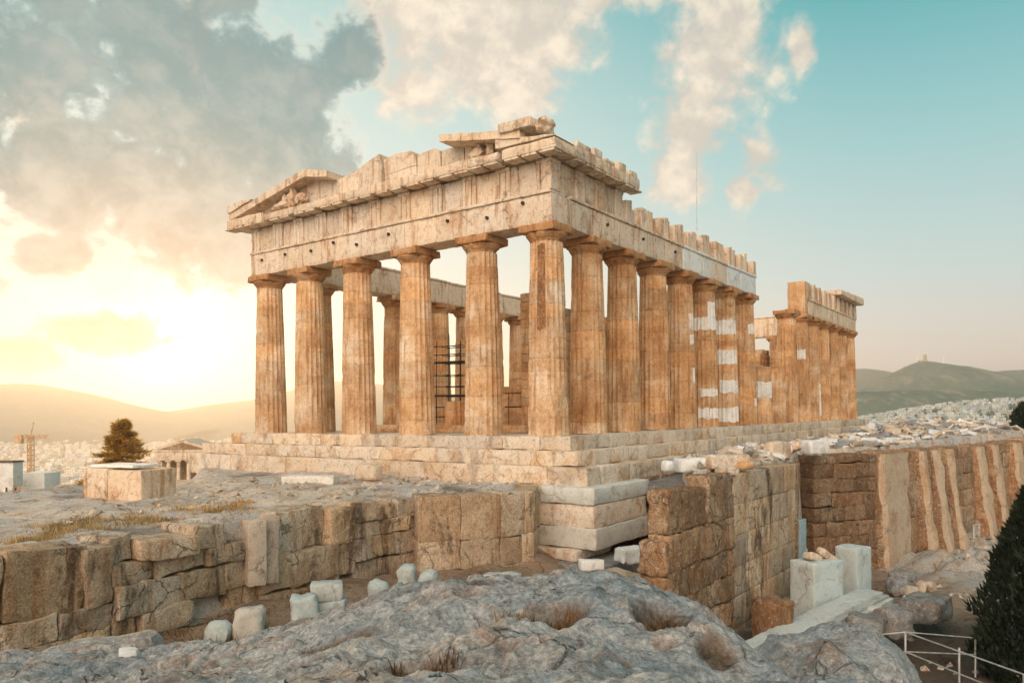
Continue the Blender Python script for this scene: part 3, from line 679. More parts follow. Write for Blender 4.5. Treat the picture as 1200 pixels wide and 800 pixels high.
wallpart('cella_wall', 12.5, 13.4, 5.25, 15.0, 0, lambda u: 6.0 if u < 9 else 5.2 - .5 * (u - 9) + .5 * math.sin(2 * u), axis='t')
wallpart('cella_wall', 36, 36.9, 1.8, 9.0, 0, lambda u: 5.0, axis='t')
wallpart('cella_wall', 52, 53, 1.5, 4.8, 0, lambda u: 9.5 if u > 2.6 else 6.5, axis='t')
mb = MB(); box(mb, 4.5, 20, 4.6, 18.5, -.02, .42, b=.04); box(mb, 4.0, 20, 4.2, 19.0, -.02, .2, b=.04); mb.build('porch_step', M['honey'], temple, 40)
def drumstump(s, t, h, seed):
    column(s, t, seed, h, False, rb=.85, rt=.7, z0=.42)
drumstump(5.9, 15.4, 2.4, 140)
drumstump(6.2, 11.2, 1.6, 141)

# ------------------------------------------------------------------ things in and on the temple
def tloc(s, t, z): return Mt @ Vector((s, t, z))
rzT = math.atan2(S.y, S.x)
sc = empty('scaffolding', tloc(9.2, 14.6, .42), rzT); tag(sc, 'dark metal scaffolding tower between two front columns inside the temple', 'scaffolding')
mb = MB()
xs_, ys_ = (0, 1.4), (-1.1, 0.0, 1.1)
for x in xs_:
    for i, y in enumerate(ys_):
        p = MB(); tube(p, (x, y, 0), (x, y, 6.0 + .5 * ((i + int(x)) % 2)), .04); p.build('post', M['iron'], sc)
for k, z in enumerate((.5, 1.2, 2.0, 2.7, 3.5, 4.4, 5.0, 5.6)):
    p = MB()
    for x in xs_: tube(p, (x, -1.35, z), (x, 1.35, z), .03)
    for y in ys_: tube(p, (-.15, y, z + .03), (1.55, y, z + .03), .025)
    p.build('ledger', M['iron'], sc)
for z in (2.02, 4.42):
    p = MB(); box(p, -.1, 1.5, -1.3, 1.3, z + .03, z + .1); p.build('deck', M['bark'], sc)
br = empty('barrier', tloc(8.5, 8.1, .42), rzT); tag(br, 'low dark iron barrier beside the cella pillar inside the temple', 'barrier')
for y in (-.5, .6):
    p = MB(); tube(p, (0, y, 0), (0, y, 2.1), .03); p.build('post', M['iron'], br)
for z in (1.15, 2.05):
    p = MB(); tube(p, (0, -.8, z), (0, .9, z), .035); p.build('rail', M['iron'], br)
ms = empty('mast', tloc(33.4, 6.0 - .3, 0)); tag(ms, 'thin upright mast rising above the roofless side of the temple', 'mast')
p = MB(); tube(p, (0, 0, 0), (0, 0, 18), .07, 6, .05); p.build('pole', M['steel'], ms)
p = MB(); tube(p, (0, 0, 18), (0, 0, 24.6), .035, 5, .018); p.build('rod', M['steel'], ms)

# ------------------------------------------------------------------ masonry walls
def masonry(mb, p0, p1, zb, zt, courses, bl=(1.0, 2.0), depth=1.2, rough=.06, proj=.10, side=1, tf=None, step=.26, batter=0.0, gap=.012, skip=0.0, b=.05, wob=1.5):
    p0, p1 = Vector((*p0, 0)), Vector((*p1, 0)); d = p1 - p0; L = d.length; d.normalize(); inn = Vector((-d.y, d.x, 0)) * side
    z = zb
    for ci, h in enumerate(courses):
        u = -random.uniform(0, .5) if ci % 2 else 0.0
        while u < L:
            l = random.uniform(*bl); a, e = max(u, 0), min(u + l, L); u += l
            if L - u < .4: e = L; u = L + 1
            if e - a < .12: continue
            mid = (a + e) / 2; z1 = z + h
            if ci == len(courses) - 1: z1 = zt(mid)
            if random.random() < skip: continue
            pj = random.uniform(0, proj) + batter * (zt(mid) - z)
            Mx = Matrix((d, inn, Vector((0, 0, 1)))).transposed().to_4x4()
            if side < 0: Mx = Matrix((d, inn, Vector((0, 0, 1)))).transposed().to_4x4()
            Mx.translation = p0 + d * (a + gap / 2) - inn * pj + Vector((0, 0, z + gap / 2))
            Mx = Mx @ Matrix.Rotation(R(random.gauss(0, wob)), 4, 'Y') @ Matrix.Rotation(R(random.gauss(0, wob)), 4, 'Z')
            block(mb, Mx, (e - a - gap, depth + pj, z1 - z - gap), tf() if tf else jit(.72, 1.15, .06), b=b, step=step, rough=rough, freq=1.5)
        z += h
def fix_normals(o):
    import bmesh
    bm = bmesh.new(); bm.from_mesh(o.data); bmesh.ops.recalc_face_normals(bm, faces=bm.faces); bm.to_mesh(o.data); bm.free()
# terrace wall on the left
tw = empty('terrace_wall', (-8.6, 25.7, -6.3)); tag(tw, 'rough brown retaining wall of large blocks under the rock terrace at left', 'wall')
Wl = [(-20, 11.5), (-12.5, 18.6), (-11.05, 21), (-8.63, 25.7), (-6.2, 29.2), (-4.05, 32.0)]
mb = MB()
for q0, q1 in zip(Wl[:-1], Wl[1:]):
    masonry(mb, q0, q1, -6.9, lambda u: -3.42 + .14 * math.sin(u * 2.3 + q0[0]) + random.uniform(-.06, .06), random.choice([[.8, .62, .78, 1.3], [1.1, .7, 1.7], [.6, .7, .9, .6, .7], [.9, 1.2, 1.4]]), bl=(.55, 2.3), depth=1.4, rough=.085, proj=.32, b=.03, skip=.04, wob=2.5)
def reparent(o, t):
    o.parent = t; o.matrix_parent_inverse = Matrix.Translation(t.location).inverted(); return o
reparent(mb.build('masonry', M['wallstone'], None, 45), tw)
mb = MB()
for (x, y), w, z in [((-8.75, 25.35), .38, -3.62), ((-8.45, 25.9), .34, -3.55)]:
    Mx = T(x, y, -5.6) @ Matrix.Rotation(R(35), 4, 'Z'); block(mb, Mx @ T(-.2, -.55, 0), (w + .25, .5, z + 5.6 + .2), jit(.62, .75), b=.05, step=.3, rough=.05)
tag(reparent(mb.build('pillar_block', M['pale'], None, 45), tw), 'upright pale slabs standing in the wall face')
# bulging corner of the terrace wall
bw = empty('bastion_wall', (-1.4, 32, -6.8)); tag(bw, 'rounded bastion of big brown blocks in front of the temple corner', 'wall')
mb = MB()
Bl = [(-4.2, 32.2), (-3.75, 30.75), (-2.1, 31.2), (-.5, 32.0), (.95, 33.2), (1.35, 36.5)]
for q0, q1 in zip(Bl[:-1], Bl[1:]): masonry(mb, q0, q1, -7.2, lambda u: -3.28 + .04 * math.sin(u * 3), [.9, 1.2, 1.82], bl=(.9, 2.2), depth=1.2, rough=.05, proj=.10, b=.03)
reparent(mb.build('masonry', M['wallstone'], None, 45), bw)
# temple foundation laid bare below the corner
fd = empty('temple_foundation', tloc(0, 0, -6)); fd.matrix_world = Mt; tag(fd, 'pale stepped foundation courses laid bare under the near corner of the temple', 'foundation')
def fpart(name, boxes, mat, **k):
    mb = MB()
    for b_ in boxes: box(mb, *b_, **dict(dict(b=.06, step=.4, rough=.05, tint=jit(.88, 1.08, .04)), **k))
    return mb.build(name, M[mat], fd, 42)
fpart('foundation_block', [(-3.0, 2.6, -4.3, 1.6, -3.0, -2.235)], 'new', tint=(.80, .82, .80))
fpart('foundation_block', [(-2.9, 2.4, -4.25, 1.6, -4.05, -3.01)], 'step')
fpart('foundation_block', [(-2.95, 3.2, -4.35, 1.6, -5.0, -4.06)], 'new', tint=(.75, .73, .68))
tag(fpart('foundation_block', [(-3.4, -.2, -3.6, 1.6, -5.5, -5.03)], 'step'), 'thin course of tan blocks')
fpart('foundation_block', [(-4.2, 2.0, -5.2, 1.6, -6.6, -5.55)], 'rock')
mb = MB()
for ci in range(7):
    s_ = 2.7 if ci < 2 else 3.3
    while s_ < 46:
        l = random.uniform(1.2, 2.2); box(mb, s_, s_ + l - .02, -4.0 - random.uniform(0, .3) + (.5 if ci < 2 else 0), -1.5, -2.9 - ci * .78, -2.24 - ci * .78, b=.07, step=.5, rough=.06, tint=jit(.65, 1.0)); s_ += l
mb.build('flank_masonry', M['poros'], fd, 42)
mb = MB(); prism(mb, [(0, 0), (6.5, 0), (6.5, .35), (5.2, .42), (0, .30)], T(2.5, -6.4, -2.95) @ Matrix.Rotation(R(4), 4, 'X'), 2.6, (.7, .72, .72)); mb.build('ledge_slab', M['rock'], fd, 30)
# tall brown wall right of the pit
rw = empty('pit_wall', (9.6, 32, -9)); tag(rw, 'tall brown ashlar wall with a stepped rounded near end right of the pit', 'wall')
P1, P2 = Vector((4.75, 25.5)), Vector((14.4, 38.7)); dP = P2 - P1
mb = MB(); cs = [.95] * 6
masonry(mb, P1 + dP * .065, P1 + dP * .45, -9.6, lambda u: -2.62 + .05 * math.sin(u * 2) + (.32 if u > 2.5 else 0), [1.1, 1.0, 1.0, 1.05, 1.3, 1.45], bl=(1.0, 2.4), depth=.8, rough=.10, proj=.14, b=.09)
masonry(mb, P1 + dP * .045, P1 + dP * .25, -9.6, lambda u: -4.35, [1.4, 1.3, 1.3, 1.2], bl=(1.0, 1.9), depth=1.0, rough=.12, proj=.18, b=.12)
reparent(mb.build('rough_masonry', M['poros'], None, 45), rw)
mb = MB()
masonry(mb, P1 + dP * .455, P2, -10.2, lambda u: -2.42, [1.35, 1.3, 1.25, 1.3, 1.3, 1.28], bl=(1.5, 2.9), depth=1.6, rough=.035, proj=.03, b=.03, wob=.2)
reparent(mb.build('smooth_masonry', M['wallstone'], None, 45), rw)
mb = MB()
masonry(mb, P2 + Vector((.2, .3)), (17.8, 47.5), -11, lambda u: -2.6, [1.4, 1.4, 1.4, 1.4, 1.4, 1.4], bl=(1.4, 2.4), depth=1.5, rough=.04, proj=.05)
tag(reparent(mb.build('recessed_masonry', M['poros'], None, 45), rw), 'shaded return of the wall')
# dark cross wall
dw = empty('cross_wall', (21.8, 50.5, -12)); tag(dw, 'dark brown block wall facing us between the pit and the buttresses', 'wall')
mb = MB()
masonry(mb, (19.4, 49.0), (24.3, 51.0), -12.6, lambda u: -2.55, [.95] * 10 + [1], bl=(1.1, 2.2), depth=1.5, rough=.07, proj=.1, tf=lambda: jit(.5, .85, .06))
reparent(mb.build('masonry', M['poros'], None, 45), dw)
# buttressed wall running off to the right
bt = empty('buttressed_wall', (40, 64, -11)); tag(bt, 'long brown retaining wall with pale sloping buttresses running off to the right', 'wall')
mb = MB(); B0, B1 = Vector((24.6, 51.3)), Vector((72, 94.0))
masonry(mb, B0, B1, -12.5, lambda u: -2.5 + .9 * sstep(20, 60, u) + .08 * math.sin(u), [1.3] * 7 + [1.2], bl=(1.2, 2.6), depth=1.5, rough=.06, proj=.08, tf=lambda: jit(.85, 1.25, .06), batter=.05)
reparent(mb.build('masonry', M['poros'], None, 45), bt)
db = (B1 - B0).normalized(); nb = Vector((db.y, -db.x))
for k, (u, w, ob, ot) in enumerate([(0.0, 4.3, .9, .4), (6.4, 1.1, 1.9, .5), (9.2, 1.1, 2.2, .5), (11.8, 1.0, 2.3, .6), (18.6, 1.7, 2.3, .6), (22.8, 1.3, 2.3, .6), (28.4, 2.1, 2.3, .6), (34, 1.8, 2.2, .6), (40, 1.8, 2.2, .6), (47, 1.8, 2.2, .6)]):
    zt = -2.58 + .9 * float(sstep(20, 60, u)); p = B0 + db * u
    mb = MB(); Mx = Matrix(((nb.x, db.x, 0, p.x), (nb.y, db.y, 0, p.y), (0, 0, 1, 0), (0, 0, 0, 1)))
    V = []; nL = 14
    for i in range(nL + 1):
        f = i / nL; z = -12.6 + (zt + 12.6) * f; o = ob + (ot - ob) * f ** .7
        for (a, q) in ((-.3, 0), (o - .28, 0), (o, .25), (o, w - .25), (o - .28, w), (-.3, w)):
            e = noise.noise_vector(Vector((a + k * 7, q, z)) * .9) * (.20 if a > 0 else 0); V.append(Mx @ Vector((a + e.x, q + e.y, z)))
    Fc = [(i * 6 + j, i * 6 + j + 1, (i + 1) * 6 + j + 1, (i + 1) * 6 + j) for i in range(nL) for j in (1, 2, 3)]
    mb.add(V, Fc, jit(.95, 1.1, .03)); o = mb.build('buttress', M['plaster'], None, 40); reparent(o, bt)
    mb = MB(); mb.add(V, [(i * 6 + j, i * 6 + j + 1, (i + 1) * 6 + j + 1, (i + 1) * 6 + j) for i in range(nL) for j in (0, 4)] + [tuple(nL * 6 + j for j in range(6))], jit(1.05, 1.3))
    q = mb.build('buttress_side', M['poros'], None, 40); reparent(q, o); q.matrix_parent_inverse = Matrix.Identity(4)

gr = empty('grating', at(1128, 635, 62) ); gr.rotation_euler = (0, 0, math.atan2(db.y, db.x)); tag(gr, 'square metal grating standing against the buttressed wall', 'grating')
gr.location = (*(B0 + db * 15.2 + nb * 1.2), -10.6)
p = MB()
for x in (0, 1.4): tube(p, (x, 0, 0), (x, 0, 1.9), .05)
for z in (0, 1.9): tube(p, (0, 0, z), (1.4, 0, z), .05)
p.build('frame', M['steel'], gr)
p = MB()
for k in range(1, 7): tube(p, (k * .2, 0, 0), (k * .2, 0, 1.9), .018)
for k in range(1, 9): tube(p, (0, 0, k * .21), (1.4, 0, k * .21), .018)
p.build('mesh_bars', M['steel'], gr)

# ------------------------------------------------------------------ loose stones, each one a thing
def stone_thing(name, label, cat, loc, size, rz=0, mat='new', group=None, rough=.05, b=.06, tint=None, tilt=(0, 0), step=.16):
    mb = MB(); block(mb, T(-size[0] / 2, -size[1] / 2, 0), size, tint or jit(.9, 1.05, .03), b=b, step=max(step, min(size) / 6), rough=rough, freq=1.6)
    o = mb.build(name, M[mat], None, 45); o.location = loc; o.rotation_euler = (tilt[0], tilt[1], rz)
    tag(o, label, cat, group); return o
def on(px, py, Y, dz=0): p = at(px, py, Y); p.z += dz; return p
# marble block on the terrace, left
mbk = empty('marble_block', on(152, 584, 32.8, -.06), R(-18)); tag(mbk, 'large square cut marble block lying on the rock terrace beside the pine', 'stone block')
mb = MB(); block(mb, T(-1.5, -1.0, 0), (1.30, 2.0, 1.42), (1.05, 1.05, 1.04), b=.04, step=.25, rough=.03); mb.build('block_half', M['pale'], mbk, 40)
mb = MB(); block(mb, T(-.17, -1.0, 0), (1.75, 2.0, 1.36), (1.0, .95, .88), b=.04, step=.25, rough=.03); mb.build('block_half', M['pale'], mbk, 40)
mb = MB(); block(mb, T(-1.3, -.85, 1.43), (2.3, 1.6, .12), (1.1, 1.1, 1.1), b=.03, step=.25, rough=.02); mb.build('top_slab', M['new'], mbk, 40)
stone_thing('marble_slab', 'long low marble slab lying on the terrace at the foot of the steps', 'stone', on(364, 568, 38, -.02), (2.7, .9, .5), R(-6), 'new', tint=(.95, .92, .86))
stone_thing('marble_stump', 'squat round topped block set against the lowest temple step', 'stone', on(432, 561, 39.5, -.05), (1.5, .8, .82), R(-36), 'step', b=.2)
PITST = [('boundary_stone', 'small white round topped stone nearest the left in the pit', 254, 748, 21.3, (.72, .5, .62), .22), ('boundary_stone', 'upright white stone half stained brown below the terrace wall', 292, 744, 21.6, (.80, .6, .92), .16),
         ('marble_stump', 'upright pale stump left of the two stacked blocks', 356, 740, 22.2, (.72, .6, 1.15), .10), ('marble_block', 'bluish lower block of the stacked pair in the pit', 386, 728, 23.2, (1.05, .8, .75), .05),
         ('boundary_stone', 'tall narrow round topped stone standing alone in the pit', 442, 712, 24.8, (.64, .55, 1.02), .25), ('boundary_stone', 'tall white stone behind the domed stone in the pit corner', 481, 694, 27.4, (.62, .55, 1.1), .12),
         ('domed_stone', 'white domed stone with dark spots in the pit corner', 502, 688, 26.2, (.72, .65, .75), .3), ('marble_stump', 'low white cube in front of the tall white stone in the pit corner', 483, 698, 25.6, (.5, .45, .42), .08),
         ('marble_slab', 'pale slab leaning under the bastion', 588, 684, 29.5, (1.35, .7, .5), .1), ('marble_stump', 'low flat pale stone right of the stained stone', 322, 748, 20.8, (.7, .5, .3), .1)]
for i, (n_, lab, px, py, Y, sz, b_) in enumerate(PITST):
    stone_thing(n_, lab, 'stone', on(px, py, Y, -.1), sz, R(random.uniform(-25, 25)), 'new', b=b_, rough=.10, step=.1, tilt=(R(random.uniform(-7, 7)), R(random.uniform(-7, 7))), tint=(.58, .66, .67) if i != 1 else (.66, .63, .58))
stone_thing('marble_block', 'ridged upper block lying on the stacked pair in the pit', 'stone', on(383, 701, 23.2, -.03), (.95, .75, .55), R(12), 'new', b=.06, tint=(.62, .67, .67))
stone_thing('long_stone', 'long pale rounded stone lying on the rock at lower left', 'stone', on(122, 782, 12.2, -.02), (1.75, .62, .5), R(14), 'rock', b=.2, rough=.07, tint=(1.05, 1.0, .95), tilt=(0, R(-7)))
stone_thing('marble_chip', 'small white broken chip leaning on the long rounded stone', 'stone', on(150, 782, 11.4, -.02), (.26, .2, .3), R(20), 'new', b=.04)
stone_thing('flat_rock', 'flat grey rock ledge left of the long rounded stone', 'rock', on(40, 792, 11.6, -.25), (1.9, 1.2, .5), R(8), 'rock', b=.15, rough=.1)
# pit under the foundation
stone_thing('marble_cube', 'pair of small white cut blocks on the tan course under the foundation', 'stone', on(693, 667, 31.6), (.95, .5, .42), R(15), 'new', b=.03)
stone_thing('marble_fragment', 'broken white block with a notch in the dark recess', 'stone', on(738, 658, 33.2, .0), (1.2, .8, .62), R(18), 'new', b=.08, rough=.1, tint=(.85, .92, .95))
stone_thing('floor_slab', 'broad grey slab with a cut front edge at the bottom of the recess', 'slab', on(716, 692, 29.8, -.1), (2.9, 3.2, .62), R(28), 'step', b=.05, tint=(.8, .82, .8))
stone_thing('floor_slab', 'dark grey slab under the tan course at the left of the recess', 'slab', on(655, 684, 31.2, -.2), (2.3, 1.4, .55), R(6), 'rock', b=.1)
# right: blocks by the tall wall
stone_thing('masonry_stump', 'brown weathered stump of courses against the foot of the tall wall', 'stone', on(906, 748, 30.0, -.35), (1.45, 1.1, 1.95), R(25), 'poros', b=.22, rough=.10, tint=(.85, .8, .75))
stone_thing('marble_block', 'wide pale blue marble block carrying two broken fragments', 'stone', on(957, 720, 34.5, -.2), (2.0, 1.3, 2.7), R(30), 'new', b=.04, rough=.02, tint=(.72, .84, .88))
stone_thing('marble_block', 'tall pale blue marble block right of the one with fragments', 'stone', on(1000, 692, 38, -.2), (1.25, 1.2, 2.45), R(35), 'new', b=.06, rough=.03, tint=(.72, .84, .88))
stone_thing('marble_slab', 'upright narrow blue grey slab behind the marble blocks', 'slab', on(938, 662, 39.6, -.3), (.7, .3, 2.7), R(40), 'new', b=.03, rough=.01, tint=(.40, .55, .62))
stone_thing('marble_fragment', 'rounded fragment on the left of the wide marble block', 'stone', on(951, 657, 34.3, .02), (.85, .6, .36), R(30), 'step', b=.14, tilt=(0, R(18)))
stone_thing('marble_fragment', 'tilted wedge fragment on the right of the wide marble block', 'stone', on(966, 655, 34.8, .0), (1.0, .5, .38), R(20), 'step', b=.12, tilt=(R(10), R(32)))
# long moulded beam lying down the slope
bmx = empty('moulded_beam', at(893, 752, 27.5)); tag(bmx, 'long moulded pale marble beam lying down the slope before the blue blocks', 'stone beam')
q0, q1 = at(880, 764, 26.5), at(1022, 694, 35.5); d = (q1 - q0).normalized(); up = (Vector((0, 0, 1)) - d * d.z).normalized(); yv = up.cross(d)
Mx = Matrix((d, yv, up)).transposed().to_4x4(); Mx.translation = q0; bmx.matrix_world = Mx; Lb = (q1 - q0).length
mb = MB(); u_ = .1
while u_ < Lb - .2: block(mb, T(u_, -.84, -.28), (.15, .1, .2), (.7, .74, .74), b=.045); u_ += .24
mb.build('egg_moulding', M['new'], bmx, 40)
for nm, y0_, y1_, z0_, z1_, tn in [('beam_body', -.5, .6, -.5, .14, (.75, .8, .8)), ('carved_band', -.75, -.505, -.45, .02, (.6, .64, .62)), ('fillet', -.95, -.755, -.5, -.1, (.8, .84, .84))]:
    mb = MB(); block(mb, T(0, y0_, z0_), (Lb, y1_ - y0_, z1_ - z0_), tn, b=.03, step=.3, rough=.04, freq=3); mb.build(nm, M['new'], bmx, 40)
for i, (px, py, Y, sz, m_, lab) in enumerate([(1058, 676, 41, (1.6, 1.0, .5), 'rock', 'flat grey slab at the back of the rubble pile under the buttresses'), (1052, 694, 39.5, (.9, .8, .9), 'rock', 'rounded stone at the left end of the rubble pile'),
        (1066, 697, 39, (.75, .6, .6), 'step', 'pale cube left in the rubble pile'), (1080, 690, 40, (.62, .5, .55), 'step', 'pale cube in the middle of the rubble pile'), (1090, 690, 40, (.5, .5, .6), 'step', 'upright pale stone at the right end of the rubble pile'),
        (1074, 704, 37.5, (1.2, .8, .4), 'new', 'white broken slab in front of the rubble pile'), (1026, 722, 33, (.9, .7, .6), 'new', 'white carved fragment right of the moulded beam'), (1040, 728, 32, (.6, .4, .7), 'new', 'small upright white fragment above the dark hollow'),
        (1015, 742, 30, (1.5, 1.3, .9), 'rock', 'round grey boulder in the dark hollow below the beam'), (1047, 742, 30.5, (1.3, 1.2, 1.2), 'rock', 'grey boulder right of the dark hollow'), (1085, 722, 33, (2.2, 1.6, 1.0), 'rock', 'broad brown rock below the rubble pile')]):
    stone_thing('rubble_stone', lab, 'stone', on(px, py, Y, -.15), sz, R(random.uniform(0, 60)), m_, b=min(sz) * .25, rough=.12, tint=jit(.8, 1.0))
# foreground boulders, lower right
def boulder(name, label, c, r, seed, mat='rock', tint=(.95, .98, 1)):
    mb = MB(); n = 70; V = []; o = Vector((seed, 0, 0))
    for i in range(n + 1):
        for k in range(2 * n):
            a, b = math.pi * i / n, math.pi * k / n; p = Vector((math.sin(a) * math.cos(b), math.sin(a) * math.sin(b), math.cos(a)))
            q = 1 + .16 * noise.fractal(p * 1.1 + o, 1, 2, 3) + .05 * (noise.ridged_multi_fractal(p * 2.4 + o, 1, 2.1, 6, 1, 2) - 1) + .012 * noise.fractal(p * 14 + o, 1, 2, 3)
            V.append(Vector((p.x * r[0] * q, p.y * r[1] * q, p.z * r[2] * q)))
    w = 2 * n; mb.add(V, [(i * w + k, (i + 1) * w + k, (i + 1) * w + (k + 1) % w, i * w + (k + 1) % w) for i in range(n) for k in range(w)], tint)
    o = mb.build(name, M[mat], None, 60); o.location = c; tag(o, label, 'boulder'); return o
boulder('boulder', 'big rounded grey boulder with brown stains right of the bedrock dome', (4.85, 11.6, -5.0), (1.45, 1.7, 1.72), 5)
boulder('boulder', 'low grey boulder at the bottom edge right of centre', (3.75, 8.3, -4.0), (1.0, 1.0, 1.12), 9)

# rubble field beside the temple
SHP = []
for k in range(12):
    mb = MB(); sz = (random.uniform(.5, 1.4), random.uniform(.35, .8), random.uniform(.16, .42)); block(mb, T(-sz[0] / 2, -sz[1] / 2, -.06), sz, jit(.85, 1.1, .06), b=random.uniform(.02, .05), step=.2, rough=.07, freq=2)
    for mm in ('step', 'new', 'rock'):
        me = bpy.data.meshes.new('rubble'); SHP.append((mb, mm))
MESH = []
for mb, mm in SHP:
    o = mb.build('rubble_block', M[mm], None, 45); MESH.append(o.data); bpy.data.objects.remove(o)
rnd = random.Random(3); cnt = 0
while cnt < 295:
    Y = rnd.uniform(41, 98) if cnt % 3 else rnd.uniform(40, 62); X = rnd.uniform(8, 85)
    if poly_sd(PLAT, np.array([X]), np.array([Y]))[0] < 1.3: continue
    ls = (X - CX) * .585 + (Y - CY) * .811; lt = -(X - CX) * .811 + (Y - CY) * .585
    if lt > -4.2: continue
    dens = math.exp(-((lt + 8) / 6.0) ** 2)
    if rnd.random() > .25 + dens: continue
    o = bpy.data.objects.new('rubble_block', rnd.choice(MESH)); col.objects.link(o); k = rnd.uniform(.35, 1.1) * (1 + .004 * Y)
    o.location = (X, Y, float(platz(np.array([X]), np.array([Y]))[0]) + rnd.uniform(-.02, .10)); o.scale = (k, k, k * rnd.uniform(.7, 1.1)); o.rotation_euler = (rnd.gauss(0, .28), rnd.gauss(0, .28), rnd.uniform(0, 6.28))
    tag(o, 'loose broken marble block lying in the rubble field beside the temple', 'stone', 'rubble blocks beside the temple'); cnt += 1
mb = MB(); n_ = 0
while n_ < 5200:
    Y = rnd.uniform(26, 100) if n_ % 4 else rnd.uniform(27, 48); X = rnd.uniform(4, 88) if n_ % 4 else rnd.uniform(-10, 14)
    a_ = poly_sd(PLAT, np.array([X]), np.array([Y]))[0]; lt = -(X - CX) * .811 + (Y - CY) * .585; n_ += 1
    if a_ < .5 and n_ % 4: continue
    if a_ > .5 and (lt > -4 or rnd.random() > .3 + math.exp(-((lt + 8) / 6) ** 2)): continue
    z = float(site(np.array([X]), np.array([Y]))[0]); k = rnd.uniform(.06, .22) * (1 + .008 * Y)
    c = Vector((X, Y, z + k * .1)); q = [Vector(v) * k + Vector((rnd.uniform(-.5, .5), rnd.uniform(-.5, .5), rnd.uniform(-.4, .4))) * k for v in ((1, 0, 0), (0, 1, 0), (-1, 0, 0), (0, -1, 0), (0, 0, .9), (0, 0, -.6))]
    mb.add([c + v for v in q], [(0, 1, 4), (1, 2, 4), (2, 3, 4), (3, 0, 4), (1, 0, 5), (2, 1, 5), (3, 2, 5), (0, 3, 5)], jit(.4, 1.0, .06))
for _ in range(420):
    X, Y = rnd.uniform(-15, 1), rnd.uniform(22, 42)
    if poly_sd(TERR, np.array([X]), np.array([Y]))[0] < 1.0: continue
    z = float(site(np.array([X]), np.array([Y]))[0]); k = rnd.uniform(.05, .15) * rnd.choice((1, 1, 1, 1.9)); c = Vector((X, Y, z + k * .1))
    q = [Vector(v) * k + Vector((rnd.uniform(-.5, .5), rnd.uniform(-.5, .5), rnd.uniform(-.4, .4))) * k for v in ((1, 0, 0), (0, 1, 0), (-1, 0, 0), (0, -1, 0), (0, 0, .7), (0, 0, -.6))]
    mb.add([c + v for v in q], [(0, 1, 4), (1, 2, 4), (2, 3, 4), (3, 0, 4), (1, 0, 5), (2, 1, 5), (3, 2, 5), (0, 3, 5)], jit(.5, 1.0, .08))
tag(mb.build('gravel', M['step'], None, smooth=False), 'stone chips and gravel strewn over the ground beside the temple and in the pit', 'gravel', kind='stuff')
# stones lying on the head of the tall wall
for lab, px, py, Y, sz, m_, rz in [('long cream slab with a tan end lying across the top of the tall wall', 850, 549, 33, (2.0, .9, .62), 'step', 20), ('small pale stone wedged under the long cream slab', 852, 556, 31.5, (.9, .6, .34), 'step', 10), ('tan stone under the right end of the long cream slab', 873, 550, 32.6, (.7, .6, .36), 'honey', 40),
                                   ('pale rough boulder left of the long cream slab', 812, 553, 33, (1.5, .9, .62), 'new', 15), ('small pale block beside the steps left of the rough boulder', 783, 552, 36, (.55, .5, .5), 'new', 30), ('tilted pinkish slab on the rubble beyond the tall wall', 912, 536, 42, (1.6, .5, .9), 'step', 30), ('white cut block on the rubble near the dark cross wall', 955, 532, 48, (1.7, .9, .9), 'new', 25)]:
    stone_thing('loose_slab', lab, 'stone', on(px, py, Y), sz, R(rz), m_, b=.12, rough=.07)

# ------------------------------------------------------------------ small temple, site buildings, crane at left
gt = empty('small_temple', on(215, 575, 120), R(8)); tag(gt, 'small pedimented temple glowing orange beyond the terrace at left', 'temple')
def gp(name, f, mat='pale'):
    mb = MB(); f(mb); return mb.build(name, M[mat], gt, 35)
gp('base', lambda m: box(m, -4.5, 18, -.5, 9, -4, .6))
for k in range(6):
    def f(m, k=k): tube(m, (-3.7 + k * 1.5, 0, .6), (-3.7 + k * 1.5, 0, 4.6), .36, 14, .30); box(m, -4.15 + k * 1.5, -3.25 + k * 1.5, -.45, .45, 4.6, 4.85)
    gp('column', f)
gp('cella_wall', lambda m: box(m, -3.9, 4.0, 2.2, 8.6, .6, 4.8), 'poros')
gp('architrave', lambda m: box(m, -4.2, 4.3, -.5, 8.8, 4.86, 6.2))
gp('tympanum', lambda m: prism(m, [(-3.6, 6.53), (3.7, 6.53), (.05, 7.65)], T(0, -.66, 0), .1), 'poros')
gp('pediment', lambda m: prism(m, [(-4.7, 6.21), (4.8, 6.21), (4.8, 6.5), (.05, 8.1), (-4.7, 6.5)], T(0, -.6, 0), 9.2))
gp('side_wall', lambda m: box(m, 4.4, 17, .5, 3, .6, 5.8))
hut = empty('site_hut', on(-8, 582, 80), 0); tag(hut, 'white site building at the left edge behind the terrace', 'building')
def hp(name, f, mat='new'):
    mb = MB(); f(mb); return mb.build(name, M[mat], hut, 35)
hp('wall', lambda m: box(m, -3, 2.1, 0, 1.6, 1.0, 3.6, b=.02)); hp('roof', lambda m: box(m, -3.1, 2.2, -.15, 1.7, 3.62, 3.76, b=.02), 'bark')
for k in range(5): hp('support_post', lambda m, k=k: box(m, -1.6 + k * .95, -1.48 + k * .95, .05, .2, -3, .98, b=.01), 'iron')
lw = empty('low_building', on(35, 582, 84), 0); tag(lw, 'low pale block beside the white site building at left', 'building')
mb = MB(); box(mb, -1.0, 1.6, 0, 3, -3, 2.6, b=.03); mb.build('wall', M['new'], lw)
mb = MB(); box(mb, -2.6, -1.02, 1.0, 3, -3, 2.3, b=.03); mb.build('doorway', M['honey'], lw)
pw = stone_thing('parapet_wall', 'long low pale parapet between the site building and the marble block', 'wall', on(86, 584, 86, -2), (6.6, .8, 3.6), 0, 'step', b=.05, step=.6)
cr = empty('tower_crane', at(36, 545, 300) + Vector((0, 0, -30))); tag(cr, 'small tower crane in the hazy city at far left', 'crane')
